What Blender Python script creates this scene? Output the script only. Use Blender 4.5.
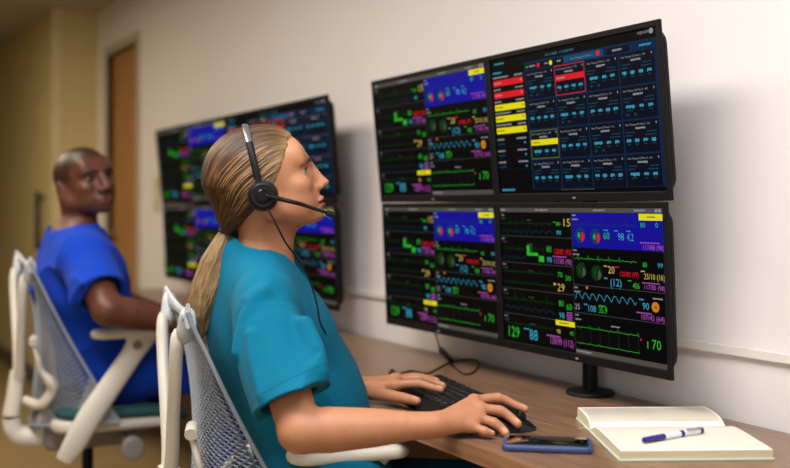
import bpy, math, random
import numpy as np
from mathutils import Vector, Matrix
random.seed(7); np.random.seed(7)
for o in list(bpy.data.objects): bpy.data.objects.remove(o)
scene = bpy.context.scene
C = scene.collection

# ------------------------------------------------------------------ camera
COSP, SINP = 0.8601, 0.5101
F = (-COSP, SINP)          # view direction on the floor plan
Rr = (SINP, COSP)          # to the right of the view on the floor plan
CAMZ = 1.16
cam_d = bpy.data.cameras.new('camera'); cam = bpy.data.objects.new('camera', cam_d); C.objects.link(cam)
cam.location = (0, 0, CAMZ); cam.rotation_euler = (math.radians(90), 0, math.atan2(COSP, SINP))
cam_d.sensor_width = 36; cam_d.lens = 45.57; cam_d.shift_y = -28/790
cam_d.clip_start = 0.05; cam_d.clip_end = 60
cam_d.dof.use_dof = True; cam_d.dof.focus_distance = 1.96; cam_d.dof.aperture_fstop = 1.9
scene.camera = cam

# ------------------------------------------------------------------ world, exposure, lamps
w = bpy.data.worlds.new('world'); scene.world = w; w.use_nodes = True
w.node_tree.nodes['Background'].inputs[0].default_value = (0.8, 0.85, 1.0, 1)
w.node_tree.nodes['Background'].inputs[1].default_value = 0.15
scene.view_settings.view_transform = 'Standard'; scene.view_settings.look = 'None'
scene.view_settings.gamma = 1; scene.view_settings.use_curve_mapping = False
scene.view_settings.exposure = 0.0

def area(name, loc, size, power, col, rot=(0, 0, 0), sy=None, spread=180):
    l = bpy.data.lights.new(name, 'AREA'); l.energy = power; l.color = col
    l.shape = 'RECTANGLE'; l.size = size; l.size_y = sy or size; l.spread = math.radians(spread)
    o = bpy.data.objects.new(name, l); o.location = loc; o.rotation_euler = rot; C.objects.link(o)
    return o
CEIL = 2.36
WALLY = 1.58
area('ceiling_lamp', (-1.5, 0.1, CEIL-.04), 1.2, 38, (1, .98, .97), sy=.6)
area('ceiling_lamp', (-0.5, 0.62, CEIL-.04), 1.2, 27, (.97, .97, 1), sy=.6)
area('ceiling_lamp', (-3.1, 0.0, CEIL-.04), 1.2, 28, (1, .89, .74), sy=.6)
area('ceiling_lamp', (-5.2, -0.2, CEIL-.04), 1.2, 34, (1, .86, .60), sy=.6)
area('added_fill_lamp', (1.4, -2.3, 1.55), 2.6, 34, (.93, .96, 1.0), rot=(math.radians(90), 0, math.radians(28)), sy=1.5)  # added soft fill from behind the camera; no window is built there

# ------------------------------------------------------------------ materials
def rgb(r, g, b):
    f = lambda c: ((c/255+.055)/1.055)**2.4 if c > 10 else c/255/12.92
    return (f(r), f(g), f(b), 1)
MATS = {}
def mat(name, col, rough=.5, metal=0, noise=0, nscale=40, bump=0, bscale=200, emit=None, estr=1, spec=.5, stretch=None, col2=None, coat=0, sss=0, trans=0):
    if name in MATS: return MATS[name]
    m = bpy.data.materials.new(name); m.use_nodes = True; nt = m.node_tree; N = nt.nodes; L = nt.links
    p = N['Principled BSDF']
    p.inputs['Base Color'].default_value = col; p.inputs['Roughness'].default_value = rough
    p.inputs['Metallic'].default_value = metal; p.inputs['Specular IOR Level'].default_value = spec
    if coat: p.inputs['Coat Weight'].default_value = coat; p.inputs['Coat Roughness'].default_value = .1
    if trans: p.inputs['Transmission Weight'].default_value = trans
    if sss:
        p.inputs['Subsurface Weight'].default_value = sss; p.inputs['Subsurface Radius'].default_value = (.012, .005, .003)
        p.inputs['Subsurface Scale'].default_value = 1.0
    if emit: p.inputs['Emission Color'].default_value = emit; p.inputs['Emission Strength'].default_value = estr
    tc = N.new('ShaderNodeTexCoord'); mp = N.new('ShaderNodeMapping'); L.new(tc.outputs['Object'], mp.inputs[0])
    if stretch: mp.inputs['Scale'].default_value = stretch
    if noise or col2:
        n = N.new('ShaderNodeTexNoise'); n.inputs['Scale'].default_value = nscale; n.inputs['Detail'].default_value = 5
        L.new(mp.outputs[0], n.inputs[0])
        r = N.new('ShaderNodeValToRGB'); L.new(n.outputs[0], r.inputs[0])
        c2 = col2 or tuple(min(1, c*(1+noise)) for c in col[:3])+(1,)
        c1 = col if col2 else tuple(c*(1-noise) for c in col[:3])+(1,)
        r.color_ramp.elements[0].position = .32; r.color_ramp.elements[0].color = c1
        r.color_ramp.elements[1].position = .68; r.color_ramp.elements[1].color = c2
        L.new(r.outputs[0], p.inputs['Base Color'])
    if bump:
        n2 = N.new('ShaderNodeTexNoise'); n2.inputs['Scale'].default_value = bscale; n2.inputs['Detail'].default_value = 4
        L.new(mp.outputs[0], n2.inputs[0])
        bp = N.new('ShaderNodeBump'); bp.inputs['Strength'].default_value = bump; bp.inputs['Distance'].default_value = .002
        L.new(n2.outputs[0], bp.inputs['Height']); L.new(bp.outputs[0], p.inputs['Normal'])
    MATS[name] = m; return m

M_wall = mat('painted_wall', rgb(220, 213, 211), .85, noise=.012, nscale=3, bump=.12, bscale=350, spec=.2)
M_wallwarm = mat('yellow_beige_wall', rgb(200, 182, 132), .85, noise=.02, nscale=3, bump=.12, bscale=350, spec=.2)
M_ceil = mat('ceiling_tile', rgb(176, 168, 152), .9, noise=.04, nscale=60)
M_floor = mat('vinyl_floor', rgb(150, 126, 88), .45, noise=.05, nscale=6)
M_trim = mat('white_trim', rgb(214, 208, 202), .5)
M_doorwood = mat('door_wood', rgb(176, 126, 76), .5, nscale=8, stretch=(6, 6, .5), col2=rgb(150, 104, 60))
M_frame = mat('door_frame_paint', rgb(176, 166, 146), .5)
M_desk = mat('walnut_laminate', rgb(134, 102, 78), .30, nscale=9, stretch=(.7, 9, 9), col2=rgb(100, 74, 56), spec=.55)
M_deskedge = mat('walnut_edge', rgb(150, 108, 74), .4, nscale=9, stretch=(.7, 9, 9), col2=rgb(112, 76, 50))
M_black = mat('black_plastic', rgb(12, 12, 15), .5, spec=.2)
M_gloss = mat('gloss_black', rgb(8, 8, 10), .22, spec=.4)
M_keys = mat('key_plastic', rgb(20, 21, 24), .5, spec=.35)
M_white = mat('white_plastic', rgb(206, 200, 188), .42)
M_grey = mat('grey_elastomer', rgb(138, 145, 156), .5)
M_padm = mat('armrest_pad', rgb(206, 200, 186), .55)
M_teal_seat = mat('teal_upholstery', rgb(30, 74, 78), .9, bump=.3, bscale=600)
M_steel = mat('steel', rgb(150, 150, 152), .3, metal=1)
M_dkmetal = mat('dark_metal', rgb(48, 48, 52), .4, metal=.6)

# ------------------------------------------------------------------ mesh builder
def rot2(a):
    return np.array([[math.cos(a), -math.sin(a)], [math.sin(a), math.cos(a)]])
class MB:
    def __init__(s): s.v = []; s.f = []; s.m = []; s.mats = []; s.cur = 0
    def use(s, m):
        if m not in s.mats: s.mats.append(m)
        s.cur = s.mats.index(m); return s
    def add(s, vs, fs):
        n = len(s.v); s.v.extend([tuple(map(float, v)) for v in vs])
        for f in fs: s.f.append([n+i for i in f]); s.m.append(s.cur)
        return s
    def box(s, x0, x1, y0, y1, z0, z1):
        v = [(x, y, z) for x in (x0, x1) for y in (y0, y1) for z in (z0, z1)]
        return s.add(v, [(0, 1, 3, 2), (4, 6, 7, 5), (0, 4, 5, 1), (2, 3, 7, 6), (0, 2, 6, 4), (1, 5, 7, 3)])
    def quad(s, *p): return s.add(p, [tuple(range(len(p)))])
    def loft(s, rings, cap=True, closed=True):
        n = len(rings[0]); vs = [p for r in rings for p in r]; fs = []
        for i in range(len(rings)-1):
            for j in range(n if closed else n-1):
                k = (j+1) % n
                fs.append((i*n+j, i*n+k, (i+1)*n+k, (i+1)*n+j))
        if cap:
            fs.append(tuple(reversed(range(n)))); fs.append(tuple((len(rings)-1)*n+j for j in range(n)))
        return s.add(vs, fs)
    def tube(s, pts, r, n=10, flat=1.0, up=(0, 0, 1), smooth=0):
        pts = [np.array(p, float) for p in pts]
        rs = list(r) if hasattr(r, '__len__') else [r]*len(pts)
        if smooth: pts, rs = spline(pts, rs, smooth)
        rings = []
        for i, p in enumerate(pts):
            t = pts[min(i+1, len(pts)-1)]-pts[max(i-1, 0)]; t = t/(np.linalg.norm(t)+1e-9)
            a = np.cross(t, up)
            if np.linalg.norm(a) < .05: a = np.cross(t, (1, 0, 0) if abs(t[0]) < .9 else (0, 1, 0))
            a /= np.linalg.norm(a); b = np.cross(a, t)
            rings.append([p+rs[i]*(math.cos(k*2*math.pi/n)*a+flat*math.sin(k*2*math.pi/n)*b) for k in range(n)])
        return s.loft(rings)
    def lathe(s, prof, c=(0, 0, 0), axis='z', n=24):
        rings = []
        for r, h in prof:
            ring = []
            for k in range(n):
                a = k*2*math.pi/n; x, y = r*math.cos(a), r*math.sin(a)
                p = {'z': (x, y, h), 'y': (y, h, x), 'x': (h, x, y)}[axis]
                ring.append((p[0]+c[0], p[1]+c[1], p[2]+c[2]))
            rings.append(ring)
        return s.loft(rings)
    def rbox(s, x0, x1, y0, y1, z0, z1, r, seg=4, er=None):
        """box with rounded plan corners and softened top and bottom"""
        er = min(r*.5, (z1-z0)/2.01) if er is None else er
        def plan(inset, z):
            ring = []
            rr = max(r-inset, .0003)
            for cx, cy, a0 in ((x1-r, y1-r, 0), (x0+r, y1-r, 90), (x0+r, y0+r, 180), (x1-r, y0+r, 270)):
                for k in range(seg+1):
                    a = math.radians(a0+90*k/seg); ring.append((cx+rr*math.cos(a), cy+rr*math.sin(a), z))
            return ring
        rings = []
        for k in range(4):
            a = k/3*math.pi/2; rings.append(plan(er*(1-math.sin(a)), z0+er*(1-math.cos(a))))
        for k in range(4):
            a = k/3*math.pi/2; rings.append(plan(er*(1-math.cos(a)), z1-er+er*math.sin(a)))
        return s.loft(rings)
    def xf(s, fn, start=0):
        for i in range(start, len(s.v)): s.v[i] = tuple(map(float, fn(*s.v[i])))
        return s
    def build(s, name, material=None, parent=None, smooth=False, loc=None, rz=0, bevel=0, angle=40):
        me = bpy.data.meshes.new(name); me.from_pydata(s.v, [], s.f)
        if s.mats:
            for m in s.mats: me.materials.append(m)
            me.polygons.foreach_set('material_index', s.m)
        elif material: me.materials.append(material)
        me.update()
        if smooth:
            me.shade_smooth()
            try: me.set_sharp_from_angle(angle=math.radians(angle))
            except Exception: pass
        o = bpy.data.objects.new(name, me); C.objects.link(o)
        if parent is not None: o.parent = parent
        if loc is not None: o.location = loc
        if rz: o.rotation_euler.z = rz
        if bevel:
            b = o.modifiers.new('bevel', 'BEVEL'); b.width = bevel; b.segments = 2; b.limit_method = 'ANGLE'
        return o
def spline(pts, rs, k):
    P = [pts[0]]+list(pts)+[pts[-1]]; out = []; ro = []
    for i in range(1, len(P)-2):
        for j in range(k):
            t = j/k; a, b, c, d = P[i-1], P[i], P[i+1], P[i+2]
            out.append(.5*((2*b)+(-a+c)*t+(2*a-5*b+4*c-d)*t*t+(-a+3*b-3*c+d)*t**3)); ro.append(rs[i-1]*(1-t)+rs[min(i, len(rs)-1)]*t)
    out.append(pts[-1]); ro.append(rs[-1]); return out, ro
def tag(o, label, cat, group=None, kind=None):
    if label: o['label'] = label
    if cat: o['category'] = cat
    if group: o['group'] = group
    if kind: o['kind'] = kind
    return o
def thing(name, label, cat, loc=(0, 0, 0), rz=0, group=None):
    o = bpy.data.objects.new(name, None); C.objects.link(o); o.empty_display_size = .1
    o.location = loc; o.rotation_euler = (0, 0, rz); return tag(o, label, cat, group)
def struct(name, mb, m):
    o = mb.build(name, m); o['kind'] = 'structure'; return o
def plan(a, b): return (SINP*a-COSP*b, COSP*a+SINP*b)      # (right, away) on the floor -> world x, y
def W3(a, b, z): x, y = plan(a, b); return (x, y, z)

# ------------------------------------------------------------------ room shell
XL, XR, YF = -12.0, 2.2, -3.0
JX, JY = -6.28, 1.31          # where the corridor narrows
struct('floor', MB().box(XL, XR, YF, WALLY+.1, -.1, 0), M_floor)
mb = MB().use(M_ceil); mb.box(XL, XR, YF, WALLY+.1, CEIL, CEIL+.1)
struct('ceiling', mb, M_ceil)
DX0, DX1, DZ = -6.04, -5.42, 2.06
mb = MB()
mb.box(DX1, XR, WALLY, WALLY+.12, 0, CEIL); mb.box(JX, DX0, WALLY, WALLY+.12, 0, CEIL)
mb.box(DX0, DX1, WALLY, WALLY+.12, DZ, CEIL)
struct('wall_back', mb, M_wall)
struct('wall_corridor', MB().box(XL, JX, JY, WALLY+.12, 0, CEIL), M_wallwarm)
struct('wall_left', MB().box(XL-.1, XL, YF, JY, 0, CEIL), M_wallwarm)
struct('wall_right', MB().box(XR, XR+.1, YF, WALLY, 0, CEIL), M_wall)
struct('wall_front', MB().box(XL, XR, YF-.1, YF, 0, CEIL), M_wallwarm)
# door in its recess
mb = MB(); 
mb.box(DX0-.05, DX0, WALLY-.012, WALLY+.1, 0, DZ+.05); mb.box(DX1, DX1+.05, WALLY-.012, WALLY+.1, 0, DZ+.05)
mb.box(DX0, DX1, WALLY-.012, WALLY+.1, DZ, DZ+.05)
struct('trim_1', mb, M_frame)
dr = struct('door_1', MB().box(DX0, DX1, WALLY+.028, WALLY+.1, 0, DZ), M_doorwood)
h = MB().tube([(DX0+.06, WALLY+.028, 1.0), (DX0+.06, WALLY-.02, 1.0), (DX0+.17, WALLY-.02, 1.0)], .009).build('door_handle', M_steel, dr, smooth=True)
# corner guard, bumper and skirting
struct('trim_2', MB().box(JX-.001, JX+.004, JY-.004, JY+.05, .1, CEIL-.001), mat('cream_guard', rgb(206, 192, 150), .6))
mb = MB(); mb.box(DX1+.05, XR, WALLY-.012, WALLY, 0, .1)
struct('baseboard_back', mb, mat('vinyl_baseboard', rgb(96, 84, 70), .6))
struct('baseboard_corridor', MB().box(XL, JX, JY-.012, JY, 0, .1), mat('vinyl_baseboard', rgb(96, 84, 70), .6))
# pale surface raceway on the wall above the desk
mb = MB(); mb.box(-5.0, XR, WALLY-.012, WALLY, .868, .884)
struct('trim_3', mb, M_trim)

# push plate / pull on corridor wall
hp = MB(); hp.tube([(-6.51, JY-.045, .885), (-6.51, JY-.045, 1.25)], .016); hp.box(-6.522, -6.498, JY-.045, JY, .91, .935); hp.box(-6.522, -6.498, JY-.045, JY, 1.2, 1.225)
tag(hp.build('pull_handle', M_dkmetal, smooth=True), 'dark vertical pull handle on the far corridor wall behind the man', 'handle')
# light switch
sw = thing('wall_switch', 'pale wall switch plate between the door and the far screens', 'switch', (-5.07, WALLY, 1.22))
MB().box(-.045, .045, -.007, 0, -.09, .09).build('plate', mat('switch_ivory', rgb(190, 178, 150), .5), sw, bevel=.003)
MB().box(-.012, .012, -.013, -.007, -.03, .03).build('rocker', M_trim, sw, bevel=.002)
sp = MB(); sp.lathe([(.035, 0), (.035, -.006), (.012, -.01), (.010, -.035), (.022, -.04), (.022, -.043)], n=16)
tag(sp.build('ceiling_sprinkler', mat('brass', rgb(190, 150, 90), .3, metal=1), loc=(-6.75, .83, CEIL), smooth=True), 'small brass sprinkler head on the corridor ceiling', 'sprinkler')
# ceiling lights (out of view above, they carry the lamps)
for i, (x, y) in enumerate(((-1.5, .1), (-.5, .62), (-3.1, 0), (-5.2, -.2))):
    t = thing('ceiling_light', ['recessed ceiling light panel above the woman', 'recessed ceiling light panel above the near monitors', 'recessed ceiling light panel above the man', 'recessed ceiling light panel near the wooden door'][i], 'ceiling light', (x, y, CEIL))
    m_ = MB(); m_.box(-.64, .64, -.34, -.31, -.02, 0); m_.box(-.64, .64, .31, .34, -.02, 0); m_.box(-.64, -.61, -.31, .31, -.02, 0); m_.box(.61, .64, -.31, .31, -.02, 0)
    m_.build('frame', M_trim, t)
    MB().box(-.61, .61, -.31, .31, -.008, 0).build('diffuser', mat('diffuser', rgb(235, 235, 230), .6, emit=(1, .95, .88, 1), estr=1.5), t)

# ------------------------------------------------------------------ desk
DF = 1.012; DT = .74
dk = thing('desk', 'long brown walnut laminate desk running along the wall under the screens', 'desk', (-2.2, 1.3, 0))
def L(mb_, o=dk): return mb_.xf(lambda x, y, z: (x-o.location.x, y-o.location.y, z-o.location.z))
L(MB().box(-5.0, 1.0, DF+.003, WALLY-.013, DT-.03, DT)).build('desktop', M_desk, dk)
L(MB().box(-5.0, 1.0, DF, DF+.003, DT-.03, DT)).build('front_edge', M_deskedge, dk)
M_panel = mat('desk_panel', rgb(118, 98, 80), .6, noise=.05)
for x in (-5.0, -2.62, .96):
    L(MB().box(x, x+.035, DF+.06, WALLY-.015, 0, DT-.03)).build('side_panel', M_panel, dk)
L(MB().box(-4.965, .96, WALLY-.045, WALLY-.02, .12, DT-.03)).build('modesty_panel', M_panel, dk)
# ------------------------------------------------------------------ screens
def emat(name, r, g, b, s=.62):
    return mat(name, (0, 0, 0, 1), .4, emit=rgb(r, g, b), estr=s, spec=.1)
E = dict(black=emat('screen_black', 3, 4, 6), green=emat('screen_green', 50, 205, 50, .68), dgreen=emat('screen_dark_green', 16, 92, 26),
    cyan=emat('screen_cyan', 70, 190, 225), dcyan=emat('screen_dark_cyan', 22, 78, 100), yellow=emat('screen_yellow', 240, 228, 20, .85), amber=emat('screen_amber', 235, 205, 110),
    red=emat('screen_red', 228, 28, 40, .85), mag=emat('screen_magenta', 205, 95, 205), blue=emat('screen_blue', 18, 14, 150, .9), white=emat('screen_white', 170, 174, 180),
    grey=emat('screen_grey', 95, 92, 84), line=emat('screen_line', 80, 80, 80), orange=emat('screen_orange', 245, 150, 30),
    navy=emat('screen_navy', 6, 14, 34), dblue=emat('screen_panel_blue', 8, 42, 78, .7), tab=emat('screen_tab', 16, 84, 128), olive=emat('screen_olive', 120, 130, 30))
def text_mesh(s, size, sx=.8):
    cu = bpy.data.curves.new('t', 'FONT'); cu.body = s; cu.size = size; cu.resolution_u = 2; cu.offset = 0
    o = bpy.data.objects.new('t', cu); C.objects.link(o)
    dg = bpy.context.evaluated_depsgraph_get(); me = bpy.data.meshes.new_from_object(o.evaluated_get(dg))
    vs = [(v.co.x*sx, v.co.y) for v in me.vertices]; fs = [tuple(p.vertices) for p in me.polygons]
    bpy.data.objects.remove(o); bpy.data.curves.remove(cu); bpy.data.meshes.remove(me)
    return vs, fs
class Scr:
    """flat drawing in screen units: u right 0..1, v down 0..1; W,H metres"""
    def __init__(s, W, H): s.W, s.H = W, H; s.mb = MB()
    def P(s, u, v, l): return ((u-.5)*s.W, -.0002*l, (.5-v)*s.H)
    def rect(s, u0, v0, u1, v1, c, l=1):
        s.mb.use(E[c]); s.mb.quad(s.P(u0, v1, l), s.P(u1, v1, l), s.P(u1, v0, l), s.P(u0, v0, l))
    def frame(s, u0, v0, u1, v1, c, t=.003, l=2):
        t2 = t*s.W/s.H
        s.rect(u0, v0, u1, v0+t2, c, l); s.rect(u0, v1-t2, u1, v1, c, l); s.rect(u0, v0, u0+t, v1, c, l); s.rect(u1-t, v0, u1, v1, c, l)
    def text(s, t, u, v, h, c, l=3, sx=.72, w=None):
        """u left edge, v baseline, h cap height in v units, w forces the width in u"""
        vs, fs = text_mesh(t, h*s.H/.8, sx)
        if not vs: return
        x0 = min(p[0] for p in vs); x1 = max(p[0] for p in vs)
        k = (w*s.W/(x1-x0)) if w else 1
        b = s.P(u, v, l); s.mb.use(E[c]); s.mb.add([(b[0]+(x-x0)*k, b[1], b[2]+z) for x, z in vs], fs)
    def line(s, pts, c, t=.003, l=2):
        s.mb.use(E[c]); th = t*s.H/2
        q = [s.P(u, v, l) for u, v in pts]
        vs = []; fs = []
        for i, p in enumerate(q):
            a = q[max(i-1, 0)]; b = q[min(i+1, len(q)-1)]
            dx, dz = b[0]-a[0], b[2]-a[2]; n = math.hypot(dx, dz)+1e-9
            nx, nz = -dz/n*th, dx/n*th
            vs += [(p[0]-nx, p[1], p[2]-nz), (p[0]+nx, p[1], p[2]+nz)]
            if i: fs.append((2*i-2, 2*i, 2*i+1, 2*i-1))
        s.mb.add(vs, fs)
    def disc(s, u, v, r, c, l=3, a0=0, a1=360):
        s.mb.use(E[c]); pts = [s.P(u, v, l)]
        for k in range(17):
            a = math.radians(a0+(a1-a0)*k/16); b = s.P(u, v, l); pts.append((b[0]+r*s.H*math.cos(a), b[1], b[2]+r*s.H*math.sin(a)))
        s.mb.add(pts, [(0, i, i+1) for i in range(1, 17)])
    def smudge(s, u, v, w, h, c, l=3, seed=0):
        rr = random.Random(seed+int(u*999)+int(v*7777)); x = u
        while x < u+w:
            d = rr.uniform(.004, .012); s.rect(x, v, min(x+d*.8, u+w), v+h*rr.uniform(.7, 1), c, l); x += d
def ecg(u0, u1, v, amp, per, ph=0):
    out = []; n = int((u1-u0)/.0035)
    for i in range(n+1):
        u = u0+(u1-u0)*i/n; t = ((u-u0+ph) % per)/per
        y = 0
        if .40 < t < .44: y = -1
        elif .44 < t < .48: y = .35
        elif .6 < t < .8: y = -.25*math.sin((t-.6)/.2*math.pi)
        elif .2 < t < .3: y = -.12*math.sin((t-.2)/.1*math.pi)
        out.append((u, v+y*amp))
    return out
def pleth(u0, u1, v, amp, per):
    n = int((u1-u0)/.004); out = []
    for i in range(n+1):
        u = u0+(u1-u0)*i/n; t = ((u-u0) % per)/per
        y = math.sin(t/.35*math.pi/2) if t < .35 else math.cos((t-.35)/.65*math.pi/2)**1.3
        out.append((u, v-amp*(y-.5)))
    return out
def dial(S, u, v, r, wedge, l=3):
    for k in range(12):
        a = k*30+10; rr = r*(.75+.25*((k*7) % 3)/2)
        b = [(u+rr*q*math.cos(math.radians(a))*S.H/S.W, v-rr*q*math.sin(math.radians(a))) for q in (.45, 1)]
        S.line(b, 'dgreen', .006, l)
    for q in (.5, .85):
        S.line([(u+r*q*math.cos(a*math.pi/12)*S.H/S.W, v-r*q*math.sin(a*math.pi/12)) for a in range(25)], 'dgreen', .005, l)
    S.disc(u, v+.002, r*.42, 'green' if wedge == 'red' else 'dgreen', l+1, 100, 250)
    S.disc(u+.006, v+.01, r*.62, wedge, l+2, -80, 75)
def screen_vitals(W, H):
    S = Scr(W, H); S.rect(0, 0, 1, 1, 'black', 0)
    S.rect(0, 0, 1, .032, 'grey', 1); S.smudge(.005, .008, .035, .016, 'white'); S.smudge(.25, .01, .09, .012, 'white'); S.smudge(.62, .01, .07, .012, 'white'); S.smudge(.85, .01, .06, .012, 'white')
    S.disc(.965, .016, .012, 'white'); S.disc(.982, .016, .012, 'white')
    m = .487
    for v in (.208, .405, .6, .79): S.rect(0, v, m, v+.004, 'line', 1)
    S.rect(m-.001, .03, m+.001, .97, 'line', 1)
    for v in (.525, .715): S.rect(m, v, 1, v+.004, 'line', 1)
    for k, v in enumerate((.05, .225, .42, .615, .81)):
        S.smudge(.008, v, .022, .010, 'white'); S.smudge(.008, v+.025, .035, .010, 'line'); S.smudge(.19, v+.035, .035, .010, 'line')
    X = lambda f: m*f
    # left column
    S.line(ecg(.01, X(.74), .115, .04, .045), 'dgreen'); S.line(pleth(.01, X(.76), .175, .025, .045), 'dcyan')
    S.text('80', X(.80), .125, .03, 'green', w=.028); S.rect(X(.76), .098, X(.79), .104, 'green', 3); S.text('15', X(.90), .128, .062, 'amber', w=.042); S.text('98', X(.80), .188, .034, 'cyan', w=.03)
    S.line(ecg(.01, X(.34), .305, .025, .05), 'dgreen'); S.line(pleth(.01, X(.36), .372, .025, .045), 'dcyan')
    S.rect(X(.38), .275, X(.42), .345, 'green', 2); S.rect(X(.42), .265, X(.46), .35, 'dgreen', 2); S.rect(X(.38), .325, X(.54), .348, 'green', 2)
    S.line(ecg(X(.46), X(.64), .30, .03, .04), 'dgreen')
    S.text('80', X(.66), .315, .05, 'green', w=.032); S.text('128/82 (93)', X(.76), .325, .042, 'red', w=.11); S.text('98', X(.66), .388, .045, 'cyan', w=.032)
    S.rect(X(.55), .345, X(.62), .388, 'green', 2); S.text('117/85 (98)', X(.76), .392, .042, 'mag', w=.11); S.smudge(X(.74), .338, .09, .01, 'mag')
    S.line(ecg(.01, X(.74), .475, .03, .06), 'dgreen'); S.line(ecg(.01, X(.74), .555, .015, .05), 'dgreen')
    S.text('70', X(.80), .485, .04, 'green', w=.03); S.text('30', X(.90), .505, .04, 'green', w=.034); S.text('29', X(.79), .585, .062, 'amber', w=.045); S.rect(X(.74), .53, X(.77), .545, 'amber', 3)
    S.line(ecg(.01, X(.74), .68, .05, .055), 'dgreen'); S.line(pleth(.01, X(.74), .745, .025, .05), 'dcyan')
    S.text('80', X(.80), .69, .048, 'green', w=.032); S.text('60', X(.90), .71, .05, 'green', w=.034); S.text('98', X(.80), .775, .048, 'cyan', w=.034)
    for k in range(4): S.smudge(X(.90), .725+k*.016, .036, .011, 'mag')
    S.rect(X(.75), .79, m, .826, 'yellow', 3); S.smudge(X(.80), .803, .06, .010, 'grey', 4)
    S.line(ecg(.01, X(.72), .862, .02, .05), 'dgreen')
    S.text('129', X(.07), .965, .088, 'green', w=.078); S.text('88', X(.38), .965, .088, 'cyan', w=.056); S.text('138/99 (112)', X(.67), .968, .056, 'mag', w=.148)
    S.smudge(X(.30), .885, .04, .012, 'cyan'); S.smudge(X(.62), .905, .09, .012, 'mag'); S.text('98', X(.76), .885, .035, 'amber', w=.025); S.text('40', X(.93), .885, .035, 'green', w=.025)
    # right column
    X = lambda f: m+(1-m)*f
    S.rect(m+.002, .034, 1, .27, 'blue', 1)
    for v in (.045, .285, .54, .73): S.smudge(m+.006, v, .022, .011, 'white'); S.smudge(m+.006, v+.028, .036, .010, 'white')
    S.line(ecg(X(.02), X(.72), .115, .03, .07), 'dcyan'); S.text('80', X(.77), .122, .036, 'green', w=.024); S.text('0', X(.92), .122, .036, 'green', w=.014)
    S.rect(X(.755), .036, 1, .078, 'yellow', 3); S.smudge(X(.84), .052, .04, .01, 'grey', 4)
    dial(S, X(.10), .185, .055, 'red'); dial(S, X(.28), .19, .055, 'red')
    S.text('60', X(.37), .205, .052, 'green', w=.034); S.smudge(X(.37), .143, .028, .009, 'green')
    S.text('98', X(.53), .21, .055, 'cyan', w=.032); S.smudge(X(.49), .145, .022, .009, 'cyan'); S.text('4.2', X(.625), .21, .055, 'cyan', w=.036); S.smudge(X(.62), .145, .022, .009, 'cyan')
    S.smudge(X(.76), .215, .10, .009, 'mag'); S.text('117/88 (98)', X(.79), .262, .036, 'mag', w=.105)
    S.line(ecg(X(.02), X(.72), .345, .025, .06), 'green'); S.text('80', X(.78), .372, .036, 'green', w=.022); S.text('99', X(.93), .372, .036, 'cyan', w=.026)
    dial(S, X(.10), .425, .055, 'grey'); dial(S, X(.28), .435, .055, 'grey')
    S.text('20', X(.41), .43, .056, 'amber', w=.036); S.text('125/82 (97)', X(.54), .442, .036, 'red', w=.10); S.text('25/10 (16)', X(.79), .448, .042, 'amber', w=.105)
    S.smudge(X(.36), .38, .02, .01, 'amber'); S.smudge(X(.49), .38, .02, .01, 'red'); S.smudge(X(.76), .395, .02, .01, 'amber')
    S.text('(12)', X(.43), .512, .058, 'cyan', w=.062); S.text('406', X(.67), .515, .044, 'green', w=.036); S.smudge(X(.62), .463, .02, .01, 'green'); S.smudge(X(.36), .46, .02, .01, 'cyan')
    S.smudge(X(.77), .468, .09, .009, 'mag'); S.text('117/85 (98)', X(.79), .512, .034, 'mag', w=.105)
    S.disc(X(.16), .54, .01, 'orange'); S.line(pleth(X(.02), X(.70), .6, .045, .043), 'cyan', .004)
    S.smudge(X(.73), .575, .025, .01, 'cyan'); S.text('90', X(.765), .64, .05, 'cyan', w=.034); S.disc(X(.895), .618, .033, 'orange', 3); S.text('4', X(.885), .632, .03, 'black', 4, w=.012); S.smudge(X(.87), .56, .05, .01, 'white')
    S.text('25', X(.01), .695, .045, 'white', w=.03); S.text('108', X(.17), .70, .05, 'cyan', w=.044); S.text('35.9', X(.29), .70, .05, 'green', w=.048); S.smudge(X(.12), .65, .02, .01, 'cyan'); S.smudge(X(.29), .648, .04, .009, 'green')
    S.smudge(X(.70), .66, .08, .009, 'mag'); S.text('107/42 (64)', X(.75), .706, .038, 'mag', w=.118)
    S.line(ecg(X(.02), X(.72), .815, .02, .055), 'green'); S.line(ecg(X(.02), X(.72), .925, .01, .055), 'green')
    for k in range(7):
        for q in range(5): S.rect(X(.08+k*.105), .82+q*.02, X(.08+k*.105)+.0015, .832+q*.02, 'line', 2)
    S.text('70', X(.85), .885, .07, 'green', w=.045); S.rect(X(.80), .84, X(.81), .885, 'green', 3); S.rect(X(.73), .83, X(.745), .842, 'red', 3); S.smudge(X(.42), .775, .05, .01, 'white')
    S.rect(m+.002, .967, 1, 1, 'grey', 1); S.smudge(X(.01), .977, .09, .012, 'white')
    return S.mb
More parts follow.
